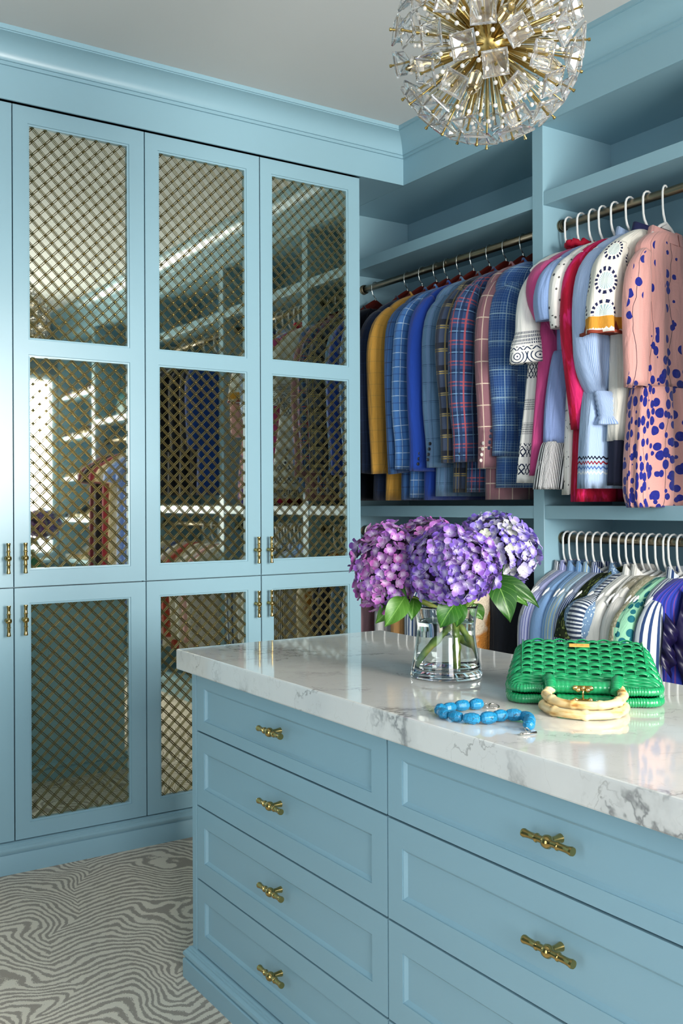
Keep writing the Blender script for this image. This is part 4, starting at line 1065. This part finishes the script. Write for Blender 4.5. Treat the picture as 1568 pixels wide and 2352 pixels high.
def crystal_me():
    mb = MB(); h = .0255; b = .0045
    o = [(-h, -h), (h, -h), (h, h), (-h, h)]
    k = lambda s, z: [(x * s, y * s, z) for x, y in o]
    z0 = RC - .016
    # square dish: outer wall, thick rounded rim, hollow pyramid towards the centre
    rings = [k(.10, z0 - .020), k(.55, z0 - .010), k(.98, z0 - .001), k(1.04, z0 + .002), k(1.0, z0 + .005), k(.86, z0 + .004), k(.78, z0 + .001), k(.12, z0 - .013)]
    mb.loft(rings, None, None, True, True, True, smooth=False)
    return me_from(mb, 'crystal')
CRY = crystal_me(); CRYM = glass_mat('crystal', (1, 1, 1), 1.52); CRYM.node_tree.nodes['Principled BSDF'].inputs['Transmission Weight'].default_value = .93; CRY.materials.append(CRYM)
def spray_me():
    w = MB(); b = MB()
    for i, (ax, ay, l) in enumerate([(.10, .03, .165), (-.06, .10, .172), (-.07, -.09, .160), (.06, -.11, .150)]):
        d = Vector((ax, ay, 1)).normalized()
        w.tube([d * .075, d * l], .0011, 5)
        p = d * (l + .004); r = .0050
        b.lathe([(0, -r)] + [(r * sin(a), -r * cos(a)) for a in [pi * j / 8 for j in range(1, 8)]] + [(0, r)], p, 'z', 10, False)
    return me_from(w, 'wire_spray'), me_from(b, 'beads')
SPW, SPB = spray_me(); SPW.materials.append(plain('pale_wire', '#cfc7a2', .25, .6)); SPB.materials.append(plain('pearl_glass', '#e9e6df', .12, 0, .02, 40, Coat_Weight=.6))
bulb_me = me_from(MB().lathe([(0, .118), (.009, .119), (.013, .128), (.0175, .142), (.0185, .155), (.0155, .172), (.009, .188), (.003, .198), (0, .200)], (0, 0, 0), 'z', 18, False), 'bulb', 60); bulb_me.materials.append(GLASS)
sock_me = me_from(MB().lathe([(0, .045), (.0095, .045), (.0095, .112), (.0085, .114), (.0085, .119), (0, .119)], (0, 0, 0), 'z', 16, False), 'socket', 40); sock_me.materials.append(BRASS_SAT)
gf = G('bulb_filament'); gf.b.inputs['Emission Color'].default_value = (1, .72, .38, 1); gf.b.inputs['Emission Strength'].default_value = 1.5
fil = gf.fin((.9, .7, .4), .5)
fil_me = me_from(MB().tube([(.004, 0, .135), (.004, 0, .165)], .0012, 6).tube([(-.004, 0, .135), (-.004, 0, .165)], .0012, 6), 'filament'); fil_me.materials.append(fil)
def aim(d, roll): return d.to_track_quat('Z', 'Y').to_matrix().to_4x4() @ Matrix.Rotation(roll, 4, 'Z')
rc = random.Random(5)
bulbs = fib(14, .5)
for d in fib(96):
    if d.z > .93 or max(d.dot(b) for b in bulbs) > .988: continue
    m = aim(d, rc.uniform(0, pi))
    r = obj('rod', rod_me, None, ch); r.matrix_local = m
    c = obj('crystal', CRY, None, r); c.matrix_local = Matrix.Scale(rc.uniform(.92, 1.06), 4, (0, 0, 1)) if False else Matrix.Identity(4)
for d in fib(88, .27):
    if d.z > .93 or max(d.dot(b) for b in bulbs) > .985: continue
    s = obj('wire_spray', SPW, None, ch); s.matrix_local = aim(d, rc.uniform(0, 2 * pi))
    obj('beads', SPB, None, s)
for d in bulbs:
    if d.z > .9: continue
    s = obj('socket', sock_me, None, ch); s.matrix_local = aim(d, 0)
    obj('bulb', bulb_me, None, s); obj('filament', fil_me, None, s)

# ------------------------------------------------------------------ vase and hydrangeas
VX, VY = 1.443, 1.753
va = tag(empty('vase', (VX, VY, ZM)), 'clear flared glass vase of water on the marble top', 'vase')
outp = [(0.0, 0.0002), (.079, .0002), (.0825, .003), (.083, .008), (.0805, .020), (.0755, .042), (.0705, .070), (.0672, .095), (.0672, .115), (.0700, .140), (.0738, .162), (.0742, .1635), (.0735, .1645), (.0722, .1640)]
inn = [(.0705, .158), (.0670, .138), (.0640, .115), (.0640, .095), (.0672, .070), (.0720, .044), (.0745, .028), (.0735, .020), (.066, .0165), (0.0, .0155)]
obj('glass', MB().lathe(outp + inn, (0, 0, 0), 'z', 56, False), glass_mat('vase_glass', (.97, 1, .985), 1.46), va, angle=70)
WATER = glass_mat('water', (.965, .99, .96), 1.33)
wp = [(0, .0158), (.0655, .0168), (.0728, .0203), (.0738, .028), (.0713, .044), (.0665, .070), (.0633, .095), (.0633, .115), (.0648, .127), (0, .127)]
obj('water', MB().lathe(wp, (0, 0, 0), 'z', 56, False), WATER, va, angle=60)

def petal_mat(name, cs, tip):
    g = G(name); u, v, uv = g.uv()
    rnd = g.n('ShaderNodeObjectInfo').outputs['Random']
    c = g.ramp(rnd, [(i / (len(cs) - 1), lin(q)) for i, q in enumerate(cs)])
    c = g.mix(g.math('MULTIPLY', g.math('SUBTRACT', 1.0, g.math('MULTIPLY', v, 1.7), clamp=True), .75), c, lin(tip))
    n = g.noise(g.com(g.math('MULTIPLY', u, 9), g.math('MULTIPLY', v, 2), rnd), 5, 3)
    c = g.mix(g.math('MULTIPLY', n, .35), c, lin('#3a1a5e'))
    g.b.inputs['Subsurface Weight'].default_value = 0.0
    return g.fin(c, .55, 0, .3, Sheen_Weight=.2)
def floret_me(seed, cup):
    rg = random.Random(seed); mb = MB()
    for k in range(4):
        a0 = k * pi / 2 + rg.uniform(-.12, .12); Lp = .0155 * rg.uniform(.9, 1.1); W = .0125 * rg.uniform(.9, 1.1); z0 = .0006 * (k % 2)
        cols = []
        for t, wf in ((.06, .16), (.30, .72), (.58, 1.0), (.82, .86), (1.0, .34)):
            row = []
            for s in (-1, -.5, .5, 1):
                x = t * Lp * (1.0 - .10 * s * s * (t > .8)); y = s * wf * W * .62
                z = z0 + cup * (t ** 1.6) * Lp + .0022 * (s * s) * wf - .0012 * sin(3.1 * t + seed)
                row.append((x * cos(a0) - y * sin(a0), x * sin(a0) + y * cos(a0), z))
            cols.append(row)
        mb.loft(cols, [0, .33, .66, 1.0], [.06, .30, .58, .82, 1.0], closed=False)
    b = len(mb.v); r = .0016
    mb.v += [(r, 0, .001), (0, r, .001), (-r, 0, .001), (0, -r, .001), (0, 0, .0032)]
    for i in range(4): mb.face((b + i, b + (i + 1) % 4, b + 4), [(0, 0)] * 3)
    return me_from(mb, 'floret')
PM = [petal_mat('petals_magenta', ['#56307c', '#7a4498', '#8c509e', '#9c4892', '#ad68b0', '#703a84'], '#e9dcec'),
      petal_mat('petals_purple', ['#482c82', '#5c3f9c', '#6848a8', '#7850a8', '#744296', '#9074c0'], '#e6e0f2'),
      petal_mat('petals_blue_violet', ['#4a3a98', '#6452b0', '#7664be', '#9084ca', '#b8b6cc', '#b4bc94'], '#efece4')]
FLO = [[floret_me(s, c) for s, c in ((1, .25), (2, .42), (3, .12))] for _ in range(3)]
for k in range(3):
    for m in FLO[k]: m.materials.append(PM[k])
STEM = G('hydrangea_stem'); so = STEM.obj()
STEM = STEM.fin(STEM.ramp(STEM.noise(so, 26, 4), [(.40, lin('#557a24')), (.55, lin('#8da545')), (.66, lin('#b9b366')), (.76, lin('#5a4a22'))]), .5)
LEAFM = G('leaf_green'); u_, v_, uv_ = LEAFM.uv()
mid = LEAFM.math('LESS_THAN', LEAFM.math('ABSOLUTE', u_), .035)
side = LEAFM.math('LESS_THAN', LEAFM.math('FRACT', LEAFM.math('MULTIPLY', LEAFM.math('SUBTRACT', v_, LEAFM.math('MULTIPLY', LEAFM.math('ABSOLUTE', u_), .35)), 6.0)), .07)
lc = LEAFM.ramp(LEAFM.n('ShaderNodeObjectInfo').outputs['Random'], [(0, lin('#173f0d')), (.5, lin('#275a14')), (1, lin('#467322'))])
lc = LEAFM.mix(LEAFM.math('MULTIPLY', LEAFM.math('MAXIMUM', mid, LEAFM.math('MULTIPLY', side, .5)), .55), lc, lin('#7fa855'))
LEAFM = LEAFM.fin(lc, .4, 0, .4)
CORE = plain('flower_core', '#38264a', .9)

def leaf(parent, p0, p1, p2, W):
    """leaf blade along a bent midrib; world coordinates relative to the parent's location"""
    o = parent.location; a, b, c = Vector(p0) - o, Vector(p1) - o, Vector(p2) - o
    rows = []; vs = []; n = 12
    for i in range(n + 1):
        t = i / n; p = a * (1 - t) ** 2 + b * 2 * t * (1 - t) + c * t * t
        tg = ((b - a) * (1 - t) + (c - b) * t).normalized()
        view = Vector((-.5507, -.8346, .35)).normalized()
        sd = tg.cross(view).normalized(); nr = sd.cross(tg).normalized()
        w = W * (sin(pi * min(1, t * 1.02) ** .8) ** .9 if t < 1 else 0) + .0006
        rows.append([p + sd * s * w + nr * (.22 * w * abs(s) + .0015 * sin(7 * t + 4 * s)) for s in (-1, -.6, -.25, 0, .25, .6, 1)]); vs.append(t)
    mb = MB(); mb.loft(rows, [-1, -.6, -.25, 0, .25, .6, 1], vs, closed=False)
    return obj('leaf', mb, LEAFM, parent)

def hydrangea(label, ctr, rad, kind, nfl, stem, leaves, seed, tilt):
    rg = random.Random(seed); ctr = Vector(ctr)
    t = tag(empty('hydrangea', ctr), label, 'flower', 'hydrangea stems in the vase')
    rx, rz = rad
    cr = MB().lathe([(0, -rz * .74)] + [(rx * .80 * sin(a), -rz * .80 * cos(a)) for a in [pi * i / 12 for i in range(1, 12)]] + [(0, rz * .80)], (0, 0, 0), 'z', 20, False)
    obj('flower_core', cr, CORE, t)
    pts = fib(nfl)
    ax = Vector(tilt).normalized(); q = Vector((0, 0, 1)).rotation_difference(ax)
    for d in pts:
        d = (q @ d)
        if d.dot(ax) < -.62: continue
        bump = 1 + .16 * mnoise.noise(d * 2.1 + Vector((seed * 3.1, 0, 0))) + rg.uniform(-.11, .07)
        p = Vector((d.x * rx, d.y * rx, d.z * rz)) * bump
        nrm = Vector((d.x / rx, d.y / rx, d.z / rz)).normalized()
        nrm = (nrm + Vector((rg.uniform(-.6, .6), rg.uniform(-.6, .6), rg.uniform(-.4, .6)))).normalized()
        s = rg.uniform(.78, 1.22)
        f = obj('floret', FLO[kind][rg.randrange(3)], None, t)
        f.matrix_local = Matrix.Translation(p) @ nrm.to_track_quat('Z', 'Y').to_matrix().to_4x4() @ Matrix.Rotation(rg.uniform(0, 6.28), 4, 'Z') @ Matrix.Scale(s, 4)
    P = [Vector(p) - ctr for p in stem]
    Q = []
    for i in range(len(P) - 1):
        p0, p1, p2, p3 = P[max(i - 1, 0)], P[i], P[i + 1], P[min(i + 2, len(P) - 1)]
        for k in range(6):
            u = k / 6; Q.append(0.5 * (2 * p1 + (p2 - p0) * u + (2 * p0 - 5 * p1 + 4 * p2 - p3) * u * u + (3 * p1 - p0 - 3 * p2 + p3) * u ** 3))
    Q.append(P[-1])
    obj('stem', MB().tube(Q, [.0062 + .0012 * (i > len(Q) * .6) + (.0018 if abs(i - len(Q) * .62) < 1.2 else 0) for i in range(len(Q))], 10), STEM, t)
    for l in leaves: leaf(t, *l)
    return t
hydrangea('magenta-purple hydrangea head drooping over the vase on the cabinet side', (1.306, 1.798, 1.152), (.071, .094), 0, 215,
          [(1.32, 1.79, 1.10), (1.40, 1.755, 1.066), (1.452, 1.738, 1.030), (1.470, 1.728, .995), (1.486, 1.716, .960), (1.494, 1.712, .932)],
          [((1.323, 1.763, 1.088), (1.29, 1.761, 1.067), (1.274, 1.795, 1.029), .021), ((1.312, 1.734, 1.092), (1.279, 1.72, 1.067), (1.262, 1.743, 1.028), .024), ((1.33, 1.758, 1.107), (1.284, 1.753, 1.11), (1.252, 1.786, 1.09), .015),
           ((1.31, 1.772, 1.119), (1.29, 1.724, 1.132), (1.298, 1.708, 1.09), .006), ((1.345, 1.745, 1.085), (1.325, 1.722, 1.075), (1.318, 1.720, 1.040), .018)], 1, (-.45, -.35, .8))
hydrangea('large purple hydrangea head at the front of the vase', (1.392, 1.669, 1.160), (.094, .082), 1, 300,
          [(1.41, 1.69, 1.10), (1.435, 1.715, 1.06), (1.446, 1.727, 1.02), (1.444, 1.722, .98), (1.440, 1.716, .945), (1.438, 1.714, .922)],
          [((1.395, 1.655, 1.082), (1.36, 1.643, 1.068), (1.357, 1.669, 1.026), .028), ((1.416, 1.665, 1.08), (1.4, 1.652, 1.056), (1.406, 1.672, 1.024), .016)], 2, (-.25, -.45, .8))
hydrangea('blue-violet and white hydrangea head on the handbag side', (1.579, 1.738, 1.182), (.092, .084), 2, 270,
          [(1.555, 1.738, 1.115), (1.51, 1.74, 1.07), (1.462, 1.748, 1.030), (1.434, 1.758, .992), (1.404, 1.772, .950), (1.386, 1.781, .921)],
          [((1.495, 1.649, 1.128), (1.476, 1.59, 1.104), (1.499, 1.599, 1.035), .030), ((1.513, 1.661, 1.13), (1.528, 1.604, 1.119), (1.581, 1.593, 1.063), .017), ((1.535, 1.683, 1.122), (1.562, 1.653, 1.096), (1.602, 1.65, 1.06), .016),
           ((1.52, 1.681, 1.11), (1.517, 1.659, 1.136), (1.53, 1.65, 1.159), .010), ((1.522, 1.751, 1.059), (1.533, 1.744, 1.046), (1.542, 1.738, 1.024), .017)], 3, (.3, -.3, .9))
hydrangea('pink-purple hydrangea head at the back of the vase', (1.475, 1.854, 1.187), (.075, .072), 0, 150,
          [(1.475, 1.84, 1.12), (1.462, 1.79, 1.06), (1.458, 1.762, 1.02), (1.475, 1.765, .99), (1.500, 1.770, .965), (1.508, 1.772, .956)], [], 4, (0, .1, 1))

# ------------------------------------------------------------------ green wicker handbag lying on its side
BYAW = radians(-45)
bag = tag(empty('wicker_handbag', (1.453, 1.341, ZM), BYAW), 'green wicker handbag with bamboo handles lying on the marble', 'handbag')
def green_mat():
    g = G('green_lacquered_wicker'); n = g.noise(g.obj(), 90, 3)
    return g.fin(g.mix(n, lin('#0b6b40'), lin('#1c9a5e')), .28, 0, .5, Coat_Weight=.25, Coat_Roughness=.15)
GREEN = green_mat(); GDARK = plain('wicker_lining_green', '#0c5634', .7)
prof = [(.012, .034), (.030, .047), (.060, .066), (.100, .086), (.135, .100), (.158, .1055), (.174, .100), (.184, .084), (.188, .060), (.187, .030), (.182, .008)]
def prof_at(s):
    """point and normal on the upper outline at arc length s"""
    acc = 0
    for i in range(len(prof) - 1):
        a, b = prof[i], prof[i + 1]; L = math.hypot(b[0] - a[0], b[1] - a[1])
        if s <= acc + L or i == len(prof) - 2:
            t = (s - acc) / L; y = lerp(a[0], b[0], t); z = lerp(a[1], b[1], t); ty, tz = (b[0] - a[0]) / L, (b[1] - a[1]) / L
            return y, z, -tz, ty
        acc += L
PL = sum(math.hypot(prof[i + 1][0] - prof[i][0], prof[i + 1][1] - prof[i][1]) for i in range(len(prof) - 1))
def halfw(y): return .149 - .017 * max(0, min(1, (y - .03) / .14)) - .012 * max(0, (.03 - y) / .03)
def row_path(s, dn=0.0, n=72, phase=None, pitch=.0226, amp=.0026):
    y, z, ny, nz = prof_at(s); A = halfw(y); r = min(.034, max(.012, z - .018)); out = []
    tot = 2 * (A - r) + pi * r + 2 * max(0, z - r - .012)
    for i in range(n + 1):
        q = -tot / 2 + tot * i / n; sg = 1 if q >= 0 else -1; q = abs(q)
        if q < A - r: x, dz, nx, k = q, 0, 0, 1
        elif q < A - r + pi * r / 2:
            th = (q - (A - r)) / r; x, dz, nx, k = A - r + r * sin(th), -r * (1 - cos(th)), sin(th), cos(th)
        else: x, dz, nx, k = A, -r - (q - (A - r) - pi * r / 2), 1, 0
        w = dn + (amp * cos(pi * (sg * q) / pitch + phase) if phase is not None else 0)
        out.append((sg * (x + nx * w), y + ny * w * k, z + dz + nz * w * k))
    return out
# inner shell
shell = MB(); rings = [row_path(PL * i / 24, -.0045, 40) for i in range(25)]
shell.loft(rings, None, None, closed=False)
obj('inner_shell', shell, GDARK, bag)
obj('base_panel', MB().box(-.125, .125, .012, .180, .0012, .010), GDARK, bag)
s = .004; i = 0; strand_w = []
while s < PL - .004:
    tight = s < .030
    strand_w.append((s, .0028 if tight else .0062, i)); s += .0047 if tight else .0112; i += 1
for s, w, i in strand_w:
    y, z, ny, nz = prof_at(s)
    tight = w < .004
    o = obj('wicker_strand', MB().tube(row_path(s, .0, 84, pi * (i % 2), .0226, .0029 if not tight else .0014), w, 6, flat=(.26, (0, ny, nz)) if not tight else None), GREEN, bag)
for k in range(-6, 7):
    for d in (-.0025, .0025):
        x = (k + .5) * .0226 + d
        if abs(x) > .125: continue
        pts = []
        for j in range(26):
            y, z, ny, nz = prof_at(PL * j / 25); pts.append((x, y, z))
        obj('wicker_stake', MB().tube(pts, .0014, 5), GREEN, bag)
# wrapped rims: upper and lower jaw
def rim_path(z, y0, A=.144, r=.030, back=.10, rise=.0):
    out = [(-A + .012, .075, z - .004), (-A, .06, z)]
    for k in range(9):
        th = pi / 2 * k / 8; out.append((-A + r - r * cos(th), y0 + r - r * sin(th), z))
    m = 20
    out += [(-A + r + (2 * A - 2 * r) * k / m, y0, z + .001 * sin(k)) for k in range(1, m)]
    for k in range(9):
        th = pi / 2 * k / 8; out.append((A - r + r * sin(th), y0 + r - r * cos(th), z))
    return out + [(A, .06, z), (A - .012, .075, z - .004)]
def wrapped(path, r, pitch=.0048, bump=.0011, sides=10):
    P = [Vector(p) for p in path]; Q = [P[0]]; step = pitch / 4
    for a, b in zip(P, P[1:]):
        L = (b - a).length; n = max(1, int(L / step))
        Q += [a.lerp(b, k / n) for k in range(1, n + 1)]
    return MB().tube(Q, [r + bump * (abs(sin(pi * i / 4)) ** .7 - .5) for i in range(len(Q))], sides)
obj('upper_rim', wrapped(rim_path(.0305, .002, rise=.05), .0082), GREEN, bag)
obj('lower_rim', wrapped(rim_path(.0105, -.001, rise=.0), .0090), GREEN, bag)
# wrapped panels behind the clasp
obj('upper_clasp_plate', wrapped([(-.056, -.004, .0375), (0, -.006, .0375), (.050, -.004, .0375)], .0125, .0085, .0007), GREEN, bag)
obj('lower_clasp_plate', wrapped([(-.054, -.009, .0125), (0, -.010, .0125), (.048, -.009, .0125)], .0115, .0085, .0007), GREEN, bag)
for sx in (-1, 1):
    x = -.003 + sx * .0625
    obj('handle_mount', wrapped([(x + sx * .006, .022, .046), (x + sx * .002, .004, .050), (x, -.012, .045), (x - sx * .001, -.026, .034)], .0115, .0048, .0006), GREEN, bag)
BAM = G('bamboo'); bo = BAM.obj()
BAM = BAM.fin(BAM.ramp(BAM.noise(BAM.n('ShaderNodeMapping', {'Vector': bo, 'Scale': (1.0, 1.0, 4.0)}).outputs[0], 24, 3), [(.30, lin('#9a6a2e')), (.38, lin('#c9a05c')), (.48, lin('#dcc18a')), (.75, lin('#e6d2a4'))]), .3)
def bamboo(path, r, nodes=7):
    P = [Vector(p) for p in path]; Q = []
    for i in range(len(P) - 1):
        p0, p1, p2, p3 = P[max(i - 1, 0)], P[i], P[i + 1], P[min(i + 2, len(P) - 1)]
        for k in range(10):
            u = k / 10; Q.append(0.5 * (2 * p1 + (p2 - p0) * u + (2 * p0 - 5 * p1 + 4 * p2 - p3) * u * u + (3 * p1 - p0 - 3 * p2 + p3) * u ** 3))
    Q.append(P[-1]); n = len(Q)
    R = []
    for i in range(n):
        f = (i / n * nodes) % 1.0; d = min(f, 1 - f)
        R.append(r * (1 + (.20 if d < .05 else (.06 if d < .11 else -.05))))
    return MB().tube(Q, R, 12)
hx = -.004
obj('bamboo_handle', bamboo([(hx - .062, -.022, .036), (hx - .069, -.042, .030), (hx - .064, -.066, .026), (hx - .040, -.094, .0225), (hx, -.106, .0215), (hx + .042, -.096, .0225), (hx + .065, -.070, .026), (hx + .073, -.042, .031), (hx + .070, -.018, .037)], .0090), BAM, bag)
obj('bamboo_handle', bamboo([(hx - .064, -.012, .013), (hx - .074, -.044, .0105), (hx - .070, -.080, .0100), (hx - .046, -.116, .0098), (hx - .002, -.132, .0098), (hx + .044, -.118, .0098), (hx + .071, -.080, .0100), (hx + .074, -.042, .0105), (hx + .066, -.012, .013)], .0090, 6), BAM, bag)
GOLD = plain('gold_clasp', (.72, .52, .20), .18, 1.0)
cl = MB()
for x in (-.015, -.009, .009, .015): cl.lathe([(0, 0), (.0052, 0), (.0050, -.0024), (.003, -.0040), (0, -.0044)], (x - .004, -.0185, .0385 - (.004 if abs(x) < .012 else 0)), 'y', 12, False)
cl.box(-.020, .012, -.0192, -.0180, .033, .043)
o = obj('clasp', cl, GOLD, bag)
obj('clasp_bolt', MB().tube([(-.004, -.0210, .040), (-.004, -.0235, .030), (-.004, -.0225, .016)], .0018, 8).lathe([(0, 0), (.0042, 0), (.0042, -.003), (0, -.0035)], (-.004, -.0205, .0385), 'y', 12, False), GOLD, o)
c2 = MB()
for x in (-.014, .014): c2.lathe([(0, 0), (.0056, 0), (.0054, -.002), (.003, -.0034), (0, -.0036)], (x - .004, -.0205, .0145), 'y', 12, False)
c2.box(-.016, .008, -.0215, -.0205, .0110, .0180); c2.box(-.0085, .0005, -.0250, -.0205, .0095, .0170)
obj('clasp_catch', c2, GOLD, o)
# leather-look tag near the back edge
y, z, ny, nz = prof_at(.128)
tg = G('tan_tag'); u_, v_, uvt = tg.uv(); to = tg.obj()
letters = tg.math('MULTIPLY', tg.math('GREATER_THAN', tg.noise(tg.n('ShaderNodeMapping', {'Vector': to, 'Scale': (1.0, .5, .5)}).outputs[0], 420, 1), .56), tg.math('MULTIPLY', tg.math('LESS_THAN', tg.math('ABSOLUTE', tg.sep(to)[0]), .013), tg.math('LESS_THAN', tg.math('ABSOLUTE', tg.sep(to)[1]), .0028)))
TAG = tg.fin(tg.mix(tg.math('MULTIPLY', letters, .5), lin('#d9a24e'), lin('#8a5a1e')), .4)
tb = obj('name_tag', MB().box(-.0205, .0205, -.0058, .0058, 0, .0022), TAG, bag, bevel=.0008)
tb.matrix_local = Matrix.Translation((-.006, y + ny * .0048, z + nz * .0048)) @ Matrix.Rotation(atan2(-ny, nz), 4, 'X')

# ------------------------------------------------------------------ turquoise necklace
nk = tag(empty('bead_necklace', (1.21, 1.35, ZM)), 'turquoise stone bead necklace with a toggle clasp on the marble', 'necklace')
tq = G('turquoise_stone'); ob_ = tq.obj()
cr = tq.voro(ob_, 120, 'DISTANCE_TO_EDGE').outputs['Distance']; cm = tq.math('MULTIPLY', tq.math('LESS_THAN', cr, .04), tq.math('GREATER_THAN', tq.noise(ob_, 60, 3), .5))
tc = tq.mix(tq.noise(ob_, 50, 4), lin('#0b6490'), lin('#1b88b4'))
TURQ = tq.fin(tq.mix(tq.math('MULTIPLY', cm, .8), tc, lin('#0d3d56')), .38)
BP = [(1.255, 1.434), (1.223, 1.4385), (1.194, 1.441), (1.166, 1.434), (1.152, 1.408), (1.155, 1.376), (1.166, 1.345), (1.192, 1.329), (1.222, 1.331), (1.246, 1.320), (1.256, 1.298), (1.241, 1.275), (1.217, 1.252)]
rb = random.Random(3)
for i, (x, y) in enumerate(BP):
    a, b = BP[max(i - 1, 0)], BP[min(i + 1, len(BP) - 1)]; d = Vector((b[0] - a[0], b[1] - a[1], 0)); L = .0315 * rb.uniform(.92, 1.05); r = .0112 * rb.uniform(.92, 1.06)
    n8 = 8; ro = rb.uniform(0, 1); rings = []
    for t, k in ((-.5, .42), (-.36, .82), (-.12, 1.0), (.14, 1.0), (.37, .80), (.5, .40)):
        rings.append([(t * L, r * k * cos(2 * pi * j / n8 + ro) * (1 + rb.uniform(-.05, .05)), r * k * sin(2 * pi * j / n8 + ro) * (1 + rb.uniform(-.05, .05))) for j in range(n8)])
    mb = MB(); mb.loft(rings, None, None, True, True, True, smooth=False)
    o = obj('bead', mb, TURQ, nk, (x - 1.21, y - 1.35, r * 1.0), bevel=.0016); o.rotation_euler = (0, 0, atan2(d.y, d.x))
SILV = plain('silver_clasp', (.62, .58, .52), .18, 1.0)
def ring_path(c, r, n=20, tilt=.25): return [(c[0] + r * cos(2 * pi * i / n), c[1] + r * sin(2 * pi * i / n), c[2] + tilt * r * sin(2 * pi * i / n)) for i in range(n)]
obj('toggle_ring', MB().tube(ring_path((1.295 - 1.21, 1.428 - 1.35, .004), .0095), .0016, 8, closed=True).tube(ring_path((1.279 - 1.21, 1.4315 - 1.35, .006), .0042, 14, .8), .0011, 6, closed=True), SILV, nk)
obj('toggle_bar', MB().tube([(1.177 - 1.21, 1.232 - 1.35, .003), (1.192 - 1.21, 1.2285 - 1.35, .003), (1.208 - 1.21, 1.225 - 1.35, .003)], [.0022, .0017, .0022], 8).tube(ring_path((1.198 - 1.21, 1.236 - 1.35, .006), .0045, 14, .8), .0011, 6, closed=True), SILV, nk)
